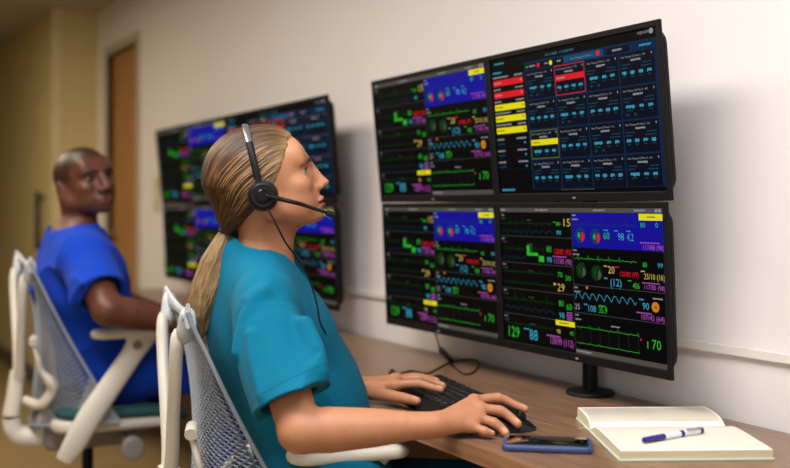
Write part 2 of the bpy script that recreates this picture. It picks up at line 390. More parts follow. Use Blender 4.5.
def screen_board(W, H):
    S = Scr(W, H); S.rect(0, 0, 1, 1, 'black', 0)
    S.text('19 11 2022   11:12:30 PM', .38, .045, .017, 'cyan', w=.17)
    S.smudge(.03, .03, .07, .012, 'cyan'); S.smudge(.015, .095, .06, .014, 'cyan')
    S.text('capsule', .905, .028, .026, 'white', w=.058); S.disc(.974, .02, .018, 'white')
    for k, (v, c) in enumerate(((.155, 'red'), (.245, 'red'), (.335, 'yellow'), (.42, 'yellow'), (.508, 'yellow'))):
        S.rect(.012, v, .222, v+.045, c, 2); S.smudge(.02, v+.017, .05, .012, 'white' if c == 'red' else 'olive', 4); S.rect(.205, v+.012, .213, v+.026, 'white' if c == 'red' else 'olive', 4)
        S.smudge(.012, v-.026, .11 if k != 1 and k != 2 else .05, .014, 'white'); S.smudge(.165, v-.026, .055, .014, 'white')
    for v in (.615, .70, .785):
        S.smudge(.012, v-.026, .05, .014, 'white'); S.smudge(.15, v-.026, .065, .014, 'white'); S.smudge(.012, v+.008, .05, .014, 'dcyan'); S.rect(.2, v+.008, .21, v+.02, 'cyan', 3); S.rect(.012, v+.034, .222, v+.036, 'dblue', 2)
    S.smudge(.02, .965, .09, .016, 'cyan')
    S.rect(.235, .062, 1, .985, 'dblue', 1)
    S.rect(.24, .078, .49, .118, 'navy', 2); S.rect(.49, .072, .72, .118, 'tab', 2); S.rect(.74, .078, .86, .118, 'navy', 2)
    S.disc(.255, .097, .009, 'green'); S.smudge(.27, .09, .04, .013, 'white'); S.disc(.33, .097, .016, 'red'); S.smudge(.37, .09, .02, .013, 'white'); S.disc(.41, .097, .017, 'yellow'); S.smudge(.45, .09, .025, .013, 'white')
    S.text('Near Therapy ICU Floor 2', .53, .103, .015, 'white', w=.13); S.disc(.69, .093, .018, 'red'); S.smudge(.77, .09, .05, .014, 'white'); S.smudge(.91, .09, .06, .014, 'cyan')
    x0, dx, y0, dy = .245, .186, .128, .213
    rr = random.Random(3)
    for r in range(4):
        for c in range(4):
            u, v = x0+c*dx, y0+r*dy; e = min(v+dy-.012, .97)
            S.rect(u, v, u+dx-.008, e, 'navy', 2)
            S.text('Near Therapy ICU Floor 2 - %d' % (401+r*4+c), u+.010, v+.03, .015, 'white', 4, w=.125); S.rect(u+dx-.022, v+.014, u+dx-.017, v+.028, 'white' if (r, c) != (0, 1) else 'green', 4)
            S.smudge(u+.06, v+.042, .05, .015, 'white', 4, seed=r*4+c)
            hl = {(0, 1): ('red', 'red'), (2, 0): ('olive', 'yellow')}.get((r, c))
            q = v+.11
            if hl:
                S.frame(u, v, u+dx-.008, e, hl[0], .003, 5); S.rect(u+.003, v+.065, u+dx-.011, v+.105, hl[1], 5); S.smudge(u+.01, v+.08, .05, .012, 'white' if hl[1] == 'red' else 'olive', 6); q = v+.135
            else:
                S.smudge(u+.008, v+.068, .05, .010, 'dcyan', 4); S.smudge(u+.12, v+.068, .045, .010, 'dcyan', 4); S.smudge(u+.008, v+.088, .035, .010, 'dcyan', 4); S.smudge(u+.11, v+.088, .055, .010, 'dcyan', 4)
            xs = ((.02, .045), (.09, .022), (.135, .022)) if (r+c) % 2 == 0 else ((.012, .022), (.055, .022), (.098, .022), (.14, .022))
            for (a, b) in xs:
                S.smudge(u+a, q+.004, b, .022, 'cyan', 4, seed=c); S.smudge(u+a+.003, q+.034, b*.7, .010, 'dcyan', 4)
            S.rect(u+.01, q+.014, u+dx-.02, q+.016, 'dcyan', 3)
            if (r*3+c) % 2 == 0 and r < 3:
                for a in (.02, .06): S.smudge(u+a, q+.056, .015, .018, 'dcyan', 4)
    S.rect(.235, .972, 1, .985, 'black', 3); S.smudge(.42, .975, .2, .007, 'grey', 4)
    return S.mb

def monitor(xc, yb, zc, W, H, tilt, content, label, group):
    """xc centre x, zc centre height, yb y of the front at the centre"""
    t = thing('monitor', label, 'monitor', (xc, yb, zc-H/2), 0, group)
    bz = .011; ta = math.radians(tilt)
    def T(x, y, z): # tilt about the centre, top towards the room
        z -= 0; return (x, y*math.cos(ta)-z*math.sin(ta), z*math.cos(ta)+y*math.sin(ta)+H/2)
    m = MB()
    m.box(-W/2, W/2, .004, .008, -H/2, H/2)
    m.box(-W/2, -W/2+bz, 0, .004, -H/2, H/2); m.box(W/2-bz, W/2, 0, .004, -H/2, H/2)
    m.box(-W/2+bz, W/2-bz, 0, .004, H/2-bz*1.1, H/2); m.box(-W/2+bz, W/2-bz, 0, .004, -H/2, -H/2+bz*1.7)
    m.xf(T).build('bezel', M_black, t, bevel=.0015)
    m = MB().rbox(-W*.485, W*.485, -H*.46, H*.46, .008, .034, .03, er=.012)
    m.xf(lambda x, y, z: (x, z, y)).xf(T).build('rear_housing', M_black, t)
    c = content(W-2*bz, H-bz*2.8); off = bz*.3
    c.xf(lambda x, y, z: T(x, y+.0036, z+off)).build('screen', None, t)
    m = MB(); m.box(-.004, .004, -.0008, 0, -H/2+.006, -H/2+.0095); m.xf(T).build('power_light', E['white'], t)
    return t
GN = 'monitors of the near bank'; GF = 'monitors of the far bank'
BN = 1.43; BF = 1.465
def bank(x0, W, off, grp, labs):
    k = 0
    for zc, y, tilt, dx, dw in ((1.3405, 1.398+off, 5.5, -.002, .006), (.9965, 1.4225+off, 2.6, .002, -.003)):
        for c in range(2):
            monitor(x0+dx+(W+dw)*(c+.5), y, zc, W+dw-.001, .343, tilt, labs[k][1], labs[k][0], grp); k += 1
bank(-2.463, .5465, 0, GN, (
  ('upper left monitor of the near bank, black with green patient waveforms and a blue panel', screen_vitals),
  ('upper right monitor of the near bank, dark blue card dashboard with red and yellow bars', screen_board),
  ('lower left monitor of the near bank, black vital signs screen above the cable loop', screen_vitals),
  ('lower right monitor of the near bank, sharp patient vital signs screen above the stand base', screen_vitals)))
bank(-4.585, .8825, .036, GF, (
  ('upper left blurred monitor of the far bank, waveforms beside a blue panel', screen_vitals),
  ('upper right blurred monitor of the far bank behind the woman, card dashboard with red bars', screen_board),
  ('lower left blurred monitor of the far bank, waveforms just right of the man', screen_vitals),
  ('lower right blurred monitor of the far bank, behind the headset microphone and neck', screen_vitals)))
# stands
def stand(x, ztop, label, xs, ydisp):
    y0 = 1.515
    t = thing('monitor_stand', label, 'stand', (x, y0, DT))
    MB().lathe([(.0, 0), (.052, 0), (.054, .003), (.052, .008), (.02, .012), (.0, .012)], n=32).build('base', M_black, t, smooth=True)
    MB().lathe([(.017, .008), (.017, ztop-DT)], n=20).build('pole', M_black, t, smooth=True)
    for z in (.985, 1.335):
        m = MB(); m.box(min(xs)-x, max(xs)-x, -.028, -.016, z-DT-.03, z-DT+.03); m.box(-.03, .03, -.03, .0, z-DT-.04, z-DT+.04); m.build('crossbar', M_dkmetal, t, bevel=.002)
        for xx in xs: MB().box(xx-x-.05, xx-x+.05, ydisp-y0+.04, -.028, z-DT-.05, z-DT+.05).build('mount_plate', M_dkmetal, t)
stand(-1.70, 1.45, 'black pole stand with round base carrying the near screens', (-2.19, -1.64), BN)
stand(-3.70, 1.45, 'black pole stand behind the far blurred screens', (-4.14, -3.26), BF)
# ------------------------------------------------------------------ solid modelling by distance fields (for bodies, hair and cloth)
def nrm(v): v = np.array(v, float); return v/np.linalg.norm(v)
def smin(a, b, k):
    if k <= 0: return np.minimum(a, b)
    h = np.clip(.5+.5*(b-a)/k, 0, 1); return b*(1-h)+a*h-k*h*(1-h)
class SD:
    """ordered list of (op, fn, k, centre, radius)"""
    def __init__(s, M=None, o=(0, 0, 0), sc=1.0):
        s.ops = []; s.frame(M, o, sc)
    def frame(s, M=None, o=(0, 0, 0), sc=1.0):
        s.M = np.eye(3) if M is None else np.array(M, float); s.o = np.array(o, float); s.sc = sc; return s
    def p(s, q): return s.o+s.M@(np.array(q, float)*s.sc)
    def _push(s, fn, k, op, c, R): s.ops.append((op, fn, k*s.sc, np.array(c), R)); return s
    def cone(s, a, b, ra, rb=None, k=.01, op='u', off=0):
        A, B = s.p(a), s.p(b); ra, rb = ra*s.sc, (ra if rb is None else rb)*s.sc; d = B-A; dd = max(float(d@d), 1e-12)
        def fn(P):
            h = np.clip((P-A)@d/dd, 0, 1); return np.linalg.norm(P-A-h[:, None]*d, axis=1)-(ra+(rb-ra)*h)
        return s._push(fn, k, op, (A+B)/2, math.sqrt(dd)/2+max(ra, rb))
    def chain(s, pts, rs, k=.01, op='u', sub=4):
        Q = [s.p(q) for q in pts]; r = [x*s.sc for x in rs]
        if sub > 1 and len(Q) > 2: Q, r = spline(Q, r, sub)
        Q = np.array(Q); r = np.array(r); c = (Q.min(0)+Q.max(0))/2
        def fn(P):
            d = np.full(len(P), 9.)
            for i in range(len(Q)-1):
                e = Q[i+1]-Q[i]; h = np.clip((P-Q[i])@e/max(float(e@e), 1e-12), 0, 1)
                d = np.minimum(d, np.linalg.norm(P-Q[i]-h[:, None]*e, axis=1)-(r[i]+(r[i+1]-r[i])*h))
            return d
        return s._push(fn, k, op, c, float(np.linalg.norm(Q-c, axis=1).max()+r.max()))
    def ell(s, c, r, k=.01, op='u', rot=None):
        c0 = s.p(c); r0 = np.array(r, float)*s.sc; M = s.M if rot is None else s.M@np.array(rot, float)
        def fn(P):
            q = (P-c0)@M; k0 = np.linalg.norm(q/r0, axis=1); k1 = np.linalg.norm(q/(r0*r0), axis=1)+1e-9
            return k0*(k0-1)/k1
        return s._push(fn, k, op, c0, float(max(r0)))
    def box(s, c, r, rd=.01, k=.01, op='u', rot=None):
        c0 = s.p(c); r0 = np.array(r, float)*s.sc-rd*s.sc; M = s.M if rot is None else s.M@np.array(rot, float)
        def fn(P):
            q = np.abs((P-c0)@M)-r0; return np.linalg.norm(np.maximum(q, 0), axis=1)+np.minimum(q.max(1), 0)-rd*s.sc
        return s._push(fn, k, op, c0, float(np.linalg.norm(r0))+rd)
    def plane(s, pt, n, k=.005, op='s'):
        """removes the side the normal points to"""
        c0 = s.p(pt); n0 = s.M@nrm(n)
        return s._push(lambda P: -((P-c0)@n0), k, op, c0, 99)
    def custom(s, fn, k=.01, op='u', c=(0, 0, 0), R=99): return s._push(fn, k, op, c, R)
    def ev(s, P, cull=True):
        d = np.full(len(P), 1.0)
        if cull: lo, hi = P.min(0), P.max(0)
        for op, fn, k, c, R in s.ops:
            if cull and R < 50:
                dist = np.linalg.norm(np.maximum(np.maximum(lo-c, c-hi), 0))-R
                if dist > k+.03: continue
            if op == 'd': d = fn(P, d); continue
            e = fn(P)
            if op == 'u': d = smin(d, e, k)
            elif op == 's': d = -smin(-d, e, k)
            elif op == 'i': d = -smin(-d, -e, k)
        return d
def roty(a):
    a = math.radians(a); return [[math.cos(a), 0, math.sin(a)], [0, 1, 0], [-math.sin(a), 0, math.cos(a)]]
def vnoise(P, s, seed=0):
    q = P*s+seed*17.3; i = np.floor(q).astype(np.int64); f = q-i; f = f*f*(3-2*f)
    def h(x, y, z):
        n = (x*374761393+y*668265263+z*1274126177+seed*974711) & 0x7fffffff
        n = ((n ^ (n >> 13))*1274126177) & 0x7fffffff; return (n & 0xffff)/65535.
    r = 0
    for dx in (0, 1):
        for dy in (0, 1):
            for dz in (0, 1):
                wgt = (f[:, 0] if dx else 1-f[:, 0])*(f[:, 1] if dy else 1-f[:, 1])*(f[:, 2] if dz else 1-f[:, 2])
                r = r+wgt*h(i[:, 0]+dx, i[:, 1]+dy, i[:, 2]+dz)
    return r-.5
def nets(sd, lo, hi, v):
    """surface nets over a sparse set of blocks -> verts, quads"""
    B = 8; lo = np.array(lo, float); hi = np.array(hi, float)
    nb = np.ceil((hi-lo)/(v*B)).astype(int); n = nb*B+1
    g = np.stack(np.meshgrid(*[np.arange(k) for k in nb], indexing='ij'), -1).reshape(-1, 3)
    cen = lo+(g+.5)*B*v; cd = sd.ev(cen, False)
    act = np.abs(cd) < B*v*.866*1.7+.006
    grid = np.repeat(np.repeat(np.repeat(np.where(cd < 0, -1, 1).astype(np.float32).reshape(nb), B, 0), B, 1), B, 2)
    grid = np.pad(grid, ((0, 1),)*3, mode='edge')
    ab = g[act]; key = (ab//3)@np.array([10000, 100, 1]); ab = ab[np.argsort(key, kind='stable')]
    off = np.stack(np.meshgrid(*[np.arange(B+1)]*3, indexing='ij'), -1).reshape(-1, 3)
    for i in range(0, len(ab), 24):
        idx = (ab[i:i+24, None, :]*B+off[None]).reshape(-1, 3)
        d = sd.ev(lo+idx*v); grid[idx[:, 0], idx[:, 1], idx[:, 2]] = d
    ins = grid < 0
    cnt = np.zeros(tuple(n-1), np.uint8)
    cor = [(a, b, c) for a in (0, 1) for b in (0, 1) for c in (0, 1)]
    sl = lambda a, m: slice(a, m-1+a)
    for a, b, c in cor: cnt += ins[sl(a, n[0]), sl(b, n[1]), sl(c, n[2])]
    cells = np.argwhere((cnt > 0) & (cnt < 8)); del cnt
    val = {q: grid[cells[:, 0]+q[0], cells[:, 1]+q[1], cells[:, 2]+q[2]].astype(float) for q in cor}
    acc = np.zeros((len(cells), 3)); num = np.zeros(len(cells))
    for a in cor:
        for ax in range(3):
            if a[ax]: continue
            b = list(a); b[ax] = 1; b = tuple(b); va, vb = val[a], val[b]; m = (va < 0) != (vb < 0)
            t = np.where(m, va/np.where(va == vb, 1, va-vb), 0)
            p = np.repeat(np.array(a, float)[None], len(cells), 0); p[:, ax] = t
            acc += p*m[:, None]; num += m
    V = lo+(cells+acc/num[:, None])*v
    st = np.array([(n[1]-1)*(n[2]-1), n[2]-1, 1]); ck = cells@st
    quads = []
    for ax in range(3):
        o1, o2 = [(1, 2), (2, 0), (0, 1)][ax]
        s1 = [slice(None)]*3; s2 = [slice(None)]*3; s1[ax] = slice(0, -1); s2[ax] = slice(1, None)
        A, Bq = ins[tuple(s1)], ins[tuple(s2)]
        e = np.argwhere(A != Bq); fl = A[e[:, 0], e[:, 1], e[:, 2]]
        ok = (e[:, o1] > 0) & (e[:, o2] > 0) & (e[:, o1] < n[o1]-1) & (e[:, o2] < n[o2]-1); e = e[ok]; fl = fl[ok]
        u1 = np.zeros(3, int); u1[o1] = 1; u2 = np.zeros(3, int); u2[o2] = 1
        q = np.stack([(e-u1-u2)@st, (e-u2)@st, e@st, (e-u1)@st], 1)
        q = np.searchsorted(ck, q); q[~fl] = q[~fl][:, ::-1]; quads.append(q)
    Q = np.concatenate(quads); Q = Q[(Q < len(V)).all(1)]
    return V, Q
def sd_object(name, sd, lo, hi, v, m, parent=None, base=None, tint=None, deco=None, relax=1):
    """base: world location of the parent/thing; attributes: dict name -> fn(P)->float array"""
    V, Q = nets(sd, lo, hi, v)
    for _ in range(relax):
        acc = np.zeros_like(V); num = np.zeros(len(V))
        for k in range(4):
            a, b = Q[:, k], Q[:, (k+1) % 4]
            for x, y in ((a, b), (b, a)):
                for c in range(3): acc[:, c] += np.bincount(x, V[y, c], len(V))
                num += np.bincount(x, minlength=len(V))
        V = V*.5+.5*acc/np.maximum(num, 1)[:, None]
    wx = SINP*V[:, 0]-COSP*V[:, 1]; wy = COSP*V[:, 0]+SINP*V[:, 1]; Wv = np.stack([wx, wy, V[:, 2]], 1)
    b = np.array(base if base is not None else (0, 0, 0), float)
    me = bpy.data.meshes.new(name); me.vertices.add(len(V)); me.vertices.foreach_set('co', (Wv-b).astype(np.float32).ravel())
    me.loops.add(len(Q)*4); me.polygons.add(len(Q))
    me.loops.foreach_set('vertex_index', Q.astype(np.int32).ravel())
    me.polygons.foreach_set('loop_start', np.arange(0, len(Q)*4, 4, dtype=np.int32)); me.polygons.foreach_set('loop_total', np.full(len(Q), 4, np.int32))
    me.update(calc_edges=True); me.validate()
    me.shade_smooth()
    for an, fn in (deco or {}).items():
        at = me.attributes.new(an, 'FLOAT', 'POINT'); at.data.foreach_set('value', fn(V).astype(np.float32))
    me.materials.append(m)
    o = bpy.data.objects.new(name, me); C.objects.link(o)
    if parent is not None: o.parent = parent
    else: o.location = b
    return o
def attr(nt, name):
    a = nt.nodes.new('ShaderNodeAttribute'); a.attribute_name = name; return a
def skin_mat(name, base, lip, dark, sss=.12, rough=.48):
    m = mat(name, base, rough, bump=.25, bscale=500, sss=sss, spec=.4); nt = m.node_tree; N, Lk = nt.nodes, nt.links; p = N['Principled BSDF']
    tc = N.new('ShaderNodeTexCoord')
    n = N.new('ShaderNodeTexNoise'); n.inputs['Scale'].default_value = 28; n.inputs['Detail'].default_value = 6; Lk.new(tc.outputs['Object'], n.inputs[0])
    r = N.new('ShaderNodeValToRGB'); Lk.new(n.outputs[0], r.inputs[0])
    r.color_ramp.elements[0].position = .3; r.color_ramp.elements[0].color = tuple(c*d for c, d in zip(base[:3], (.93, .82, .80)))+(1,)
    r.color_ramp.elements[1].position = .7; r.color_ramp.elements[1].color = base
    f = N.new('ShaderNodeTexNoise'); f.inputs['Scale'].default_value = 240; f.inputs['Detail'].default_value = 1; Lk.new(tc.outputs['Object'], f.inputs[0])
    fr = N.new('ShaderNodeMapRange'); fr.inputs['From Min'].default_value = .70; fr.inputs['From Max'].default_value = .76; fr.inputs['To Max'].default_value = .35; Lk.new(f.outputs[0], fr.inputs[0])
    mx0 = N.new('ShaderNodeMix'); mx0.data_type = 'RGBA'; Lk.new(fr.outputs[0], mx0.inputs[0]); Lk.new(r.outputs[0], mx0.inputs[6]); mx0.inputs[7].default_value = dark
    prev = mx0.outputs[2]
    for an, col in (('lips', lip), ('hairline', dark), ('brow', tuple(c*.32 for c in dark[:3])+(1,)), ('nails', tuple(min(1, c*1.25+.03) for c in base[:3])+(1,))):
        mx = N.new('ShaderNodeMix'); mx.data_type = 'RGBA'; Lk.new(attr(nt, an).outputs['Fac'], mx.inputs[0]); Lk.new(prev, mx.inputs[6]); mx.inputs[7].default_value = col; prev = mx.outputs[2]
    Lk.new(prev, p.inputs['Base Color']); return m
def cloth_mat(name, base, dark, bump=.35):
    m = mat(name, base, .85, bump=bump, bscale=900, spec=.12); nt = m.node_tree; N, Lk = nt.nodes, nt.links; p = N['Principled BSDF']
    p.inputs['Sheen Weight'].default_value = .03
    tc = N.new('ShaderNodeTexCoord'); n = N.new('ShaderNodeTexNoise'); n.inputs['Scale'].default_value = 700; Lk.new(tc.outputs['Object'], n.inputs[0])
    mx = N.new('ShaderNodeMix'); mx.data_type = 'RGBA'; Lk.new(n.outputs[0], mx.inputs[0]); mx.inputs[6].default_value = tuple(c*.86 for c in base[:3])+(1,); mx.inputs[7].default_value = tuple(min(1, c*1.1) for c in base[:3])+(1,)
    mx2 = N.new('ShaderNodeMix'); mx2.data_type = 'RGBA'; Lk.new(attr(nt, 'seam').outputs['Fac'], mx2.inputs[0]); Lk.new(mx.outputs[2], mx2.inputs[6]); mx2.inputs[7].default_value = dark
    Lk.new(mx2.outputs[2], p.inputs['Base Color']); return m
def hair_mat(name, stops, rough=.44):
    m = mat(name, stops[0][1], rough, spec=.3); nt = m.node_tree; N, Lk = nt.nodes, nt.links; p = N['Principled BSDF']
    a = attr(nt, 'strand'); b = attr(nt, 'along'); c = N.new('ShaderNodeCombineXYZ'); Lk.new(a.outputs['Fac'], c.inputs[0]); Lk.new(b.outputs['Fac'], c.inputs[1])
    def noise(sx, sy, det):
        mp = N.new('ShaderNodeMapping'); mp.inputs['Scale'].default_value = (sx, sy, 1); Lk.new(c.outputs[0], mp.inputs[0])
        n = N.new('ShaderNodeTexNoise'); n.inputs['Scale'].default_value = 1; n.inputs['Detail'].default_value = det; n.inputs['Roughness'].default_value = .7; Lk.new(mp.outputs[0], n.inputs[0]); return n
    n1 = noise(14, 5, 7)
    r = N.new('ShaderNodeValToRGB'); Lk.new(n1.outputs[0], r.inputs[0]); els = r.color_ramp.elements
    els[0].position, els[0].color = stops[0]; els[1].position, els[1].color = stops[-1]
    for q, col in stops[1:-1]: e = els.new(q); e.color = col
    mx = N.new('ShaderNodeMix'); mx.data_type = 'RGBA'; Lk.new(attr(nt, 'front').outputs['Fac'], mx.inputs[0]); Lk.new(r.outputs[0], mx.inputs[6])
    r2 = N.new('ShaderNodeValToRGB'); Lk.new(n1.outputs[0], r2.inputs[0]); r2.color_ramp.elements[0].position = .35; r2.color_ramp.elements[0].color = stops[2][1]; r2.color_ramp.elements[1].position = .6; r2.color_ramp.elements[1].color = stops[-1][1]
    Lk.new(r2.outputs[0], mx.inputs[7]); Lk.new(mx.outputs[2], p.inputs['Base Color'])
    n2 = noise(70, 6, 3); bp = N.new('ShaderNodeBump'); bp.inputs['Strength'].default_value = .55; bp.inputs['Distance'].default_value = .003
    Lk.new(n2.outputs[0], bp.inputs['Height']); Lk.new(bp.outputs[0], p.inputs['Normal']); return m

def hframe(fa, fb, pitch, roll=0):
    """head axes (forward, left, up) in right/away/up space; pitch up positive, roll towards its right positive"""
    f = nrm((fa, fb, 0)); l = np.array((-f[1], f[0], 0)); u = np.array((0, 0, 1.)); t = math.radians(pitch)
    f2 = f*math.cos(t)+u*math.sin(t); u2 = u*math.cos(t)-f*math.sin(t); q = math.radians(roll)
    u3 = u2*math.cos(q)-l*math.sin(q); l3 = l*math.cos(q)+u2*math.sin(q)
    return np.stack([f2, l3, u3], 1)
def head(S, M, o, sc, male=False):
    S.frame(M, o, sc)
    S.ell((.003, 0, .048), (.095, .071, .081), k=.01)
    S.ell((.030, 0, .050), (.072, .062, .070), k=.02)
    S.ell((.050, 0, -.005), (.052, .056, .068), k=.02)
    w = 1.12 if male else 1
    for q in (-1, 1):
        S.cone((.012, q*.050*w, -.030), (.080, q*.016*w, -.060), .016, .0125, k=.028)
        S.cone((.005, q*.056, .0), (.012, q*.050*w, -.034), .016, .016, k=.02)
        S.ell((.074, q*.040, .002), (.022, .020, .018), k=.018)
        S.cone((.099, q*.010, .046), (.084, q*.046, .047), .0075, .006, k=.012)
        S.ell((.078, q*.040, .064), (.018, .017, .022), k=.02)
        S.ell((.060, q*.034, -.030), (.030, .020, .026), k=.02)
    S.ell((.0965, 0, -.0585), (.0135, .017, .0135), k=.016)       # chin
    S.ell((.085, 0, -.030), (.024, .030, .026), k=.018)         # muzzle
    for q in (-1, 1): S.ell((.108, q*.035, .0275), (.0185, .0170, .0130), k=.010, op='s')
    nw = 1.35 if male else 1
    S.cone((.090, 0, .038), (.103, 0, -.004), .0115, .0135*nw, k=.010)
    S.cone((.1035, 0, .042), (.119, 0, .006), .0065*nw, .008*nw, k=.008)
    S.ell((.1235, 0, -.003), (.0105, .0095*nw, .0085), k=.007)
    for q in (-1, 1):
        S.ell((.1125, q*.0105*nw, -.008), (.0095, .0062*nw, .0072), k=.005)
        S.ell((.1175, q*.006*nw, -.0155), (.0055, .0032*nw, .003), k=.002, op='s')
    lk = 1.35 if male else 1
    S.ell((.1065, 0, -.033), (.0112, .0215, .0060*lk), k=.005, rot=roty(-15)); 
    for q in (-1, 1): S.ell((.1045, q*.011, -.0352), (.0090, .0155, .0044*lk), k=.004)
    S.ell((.1055, 0, -.0448), (.0110, .0205, .0066*lk), k=.005)
    S.ell((.113, 0, -.0388), (.017, .031, .0013), k=.002, op='s')
    S.ell((.117, 0, -.0245), (.006, .0032, .007), k=.004, op='s')
    S.ell((.112, 0, -.0545), (.007, .016, .004), k=.007, op='s')
    for q in (-1, 1):                                            # lids
        S.ell((.0806, q*.0330, .028), (.0144, .0156, .0138), k=.004)
        S.ell((.0915, q*.0350, .0282), (.0165, .0138, .0056), k=.0015, op='s')
        S.cone((.0950, q*.024, .0350), (.0865, q*.046, .0340), .0022, .0018, k=.003)
    for q in (-1, 1):                                            # ears
        S.ell((-.006, q*.073, .004), (.016, .0065, .031), k=.006, rot=roty(-10))
        S.ell((-.004, q*.0805, .006), (.0095, .005, .020), k=.003, op='s', rot=roty(-10))
        S.ell((.004, q*.074, -.018), (.008, .005, .012), k=.005)
def lips_attr(M, o, sc, thick=1.0):
    def fn(P):
        q = ((P-o)@M)/sc; x, y, z = q.T; wdt = np.clip(1-(np.abs(y)/.0275)**2, 0, 1)
        zu = -.0388+.0098*thick*wdt**.7-.0022*np.exp(-(y/.004)**2); zl = -.0388-.0118*thick*wdt**.8
        s = lambda t: 1/(1+np.exp(-t/.0007))
        return s(zu-z)*s(z-zl)*(x > .080)*(wdt > 0)
    return fn
def BROW(t): return .0465+.0045*math.sin(t*math.pi)-.0075*t*t
def brow_attr(M, o, sc, zoff=0, w=.0034):
    def fn(P):
        q = ((P-o)@M)/sc; x, y, z = q.T; t = (np.abs(y)-.013)/.041; zb = .0465+.0045*np.sin(t*math.pi)-.0075*t*t+zoff
        ww = w*np.clip(1.1-.65*t, .2, 1); return np.clip(1.6-np.abs(z-zb)/ww, 0, 1)*(t > 0)*(t < 1)*(x > .045)*.9
    return fn
def eyes(parent, M, o, sc, base, iris, look, white=(176, 166, 160)):
    m = mat('eye_white_'+iris[0], rgb(*white), .25); mi = mat('iris_'+iris[0], iris[1], .15); mp = mat('pupil', rgb(6, 6, 8), .08)  # eye whites dulled below their real tone; their shade is put into the colour
    for q in (-1, 1):
        c = o+M@(np.array((.0808, q*.0328, .0280))*sc); r = .0128*sc
        d = nrm(M@nrm((1, look[0], look[1])))
        wl = lambda v: np.array((SINP*v[0]-COSP*v[1], COSP*v[0]+SINP*v[1], v[2]))
        cw = wl(c)-np.array(base); dw = nrm(wl(d))
        a = nrm(np.cross(dw, (0, 0, 1))); b = np.cross(dw, a)
        mb = MB()
        def cap(t0, t1, k, n=20):
            return [[cw+r*k*(math.cos(t)*dw+math.sin(t)*(math.cos(p*2*math.pi/n)*a+math.sin(p*2*math.pi/n)*b)) for p in range(n)] for t in np.linspace(t0, t1, 8)]
        mb.use(mp); mb.loft(cap(.01, .19, 1.02), cap=True); mb.use(mi); mb.loft(cap(.19, .46, 1.015), cap=False); mb.use(m); mb.loft(cap(.46, 3.1, 1.0), cap=False)
        mb.build('eye', None, parent, smooth=True, angle=80)
def brow(parent, S, M, o, sc, base, m, thick=.0026, zoff=0):
    for q in (-1, 1):
        pts = []
        for t in np.linspace(0, 1, 12):
            y = q*(.013+.041*t); z = BROW(t)+zoff
            lo, hi = .03, .14                                   # march on to the skin
            for _ in range(22):
                mid = (lo+hi)/2; P = (o+M@(np.array((mid, y, z))*sc))[None]
                if S.ev(P, False)[0] < 0: lo = mid
                else: hi = mid
            p = o+M@(np.array((lo+.0003, y, z))*sc); pts.append(np.array(W3(*p))-np.array(base))
        rs = [thick*sc*(.55+1.0*math.sin(min(1, .25+t)*math.pi*.62))*(1-.65*t**3) for t in np.linspace(0, 1, 12)]
        MB().tube(pts, rs, n=8).build('eyebrow', m, parent, smooth=True)
def finger(S, pts, rs, k=.004):
    S.chain(pts, rs, k)
def J(px, py, b): return np.array(((px-395)/1000*b, b, CAMZ+(206-py)/1000*b))
# ------------------------------------------------------------------ the woman in teal scrubs
skinW = skin_mat('fair_skin', rgb(180, 127, 93), rgb(150, 70, 64), rgb(112, 66, 44), sss=.04)
skinM = skin_mat('dark_brown_skin', rgb(92, 54, 38), rgb(112, 58, 52), rgb(30, 20, 18), sss=.06, rough=.42)
tealC = cloth_mat('teal_cotton', rgb(0, 98, 126), rgb(0, 58, 76))
blueC = cloth_mat('royal_blue_cotton', rgb(14, 58, 170), rgb(12, 40, 120))
zeros = lambda P: np.zeros(len(P))
def near_poly(P, pts, rad):
    d = np.full(len(P), 9.)
    for i in range(len(pts)-1):
        A, B = np.array(pts[i]), np.array(pts[i+1]); e = B-A; h = np.clip((P-A)@e/(e@e), 0, 1); d = np.minimum(d, np.linalg.norm(P-A-h[:, None]*e, axis=1))
    return np.clip(1.5-d/rad, 0, 1)
def hand(S, wr, mcp, fingers, thumb, pr=.0125, k=.012):
    """mcp: four knuckles index..little; fingers: four joint lists starting at the knuckle; thumb: base, knuckle, joint, tip"""
    wr = np.array(wr)
    for i, m in enumerate(mcp):
        S.cone(wr+(np.array(m)-wr)*.12, m, .0155, pr-.0008*i, k)
    for i in range(3): S.cone(mcp[i], mcp[i+1], pr-.001, pr-.001, .008)
    mid = (np.array(mcp[1])+np.array(mcp[2]))/2
    S.cone(wr+(mid-wr)*.25+np.array((0, 0, -.003)), wr+(mid-wr)*.8+np.array((0, 0, -.004)), .017, .015, .012)
    for i, fg in enumerate(fingers):
        r0 = (.0092, .0095, .0090, .0078)[i]
        rs = [r0*1.12, r0, r0*.90, r0*.78][:len(fg)]
        S.chain(fg, rs, .0035)
        S.ell(fg[1], (r0*1.06,)*3, .003)
    S.chain(thumb, [.0155, .0125, .0105, .0085], .006)
def nail_attr(tips):
    """tips: (last joint, tip, radius)"""
    def fn(P):
        out = np.zeros(len(P))
        for a, b, r in tips:
            a = np.array(a); b = np.array(b); d = nrm(b-a); c = b-d*.003; up = nrm(np.array((0, 0, 1.))-d*d[2]); s = np.cross(d, up)
            q = P-c; x, y, z = q@d, q@s, q@up
            out = np.maximum(out, ((np.abs(x)/.0062)**2+(np.abs(y)/(r*.72))**2 < 1)*(z > r*.35)*1.0)
        return out
    return fn

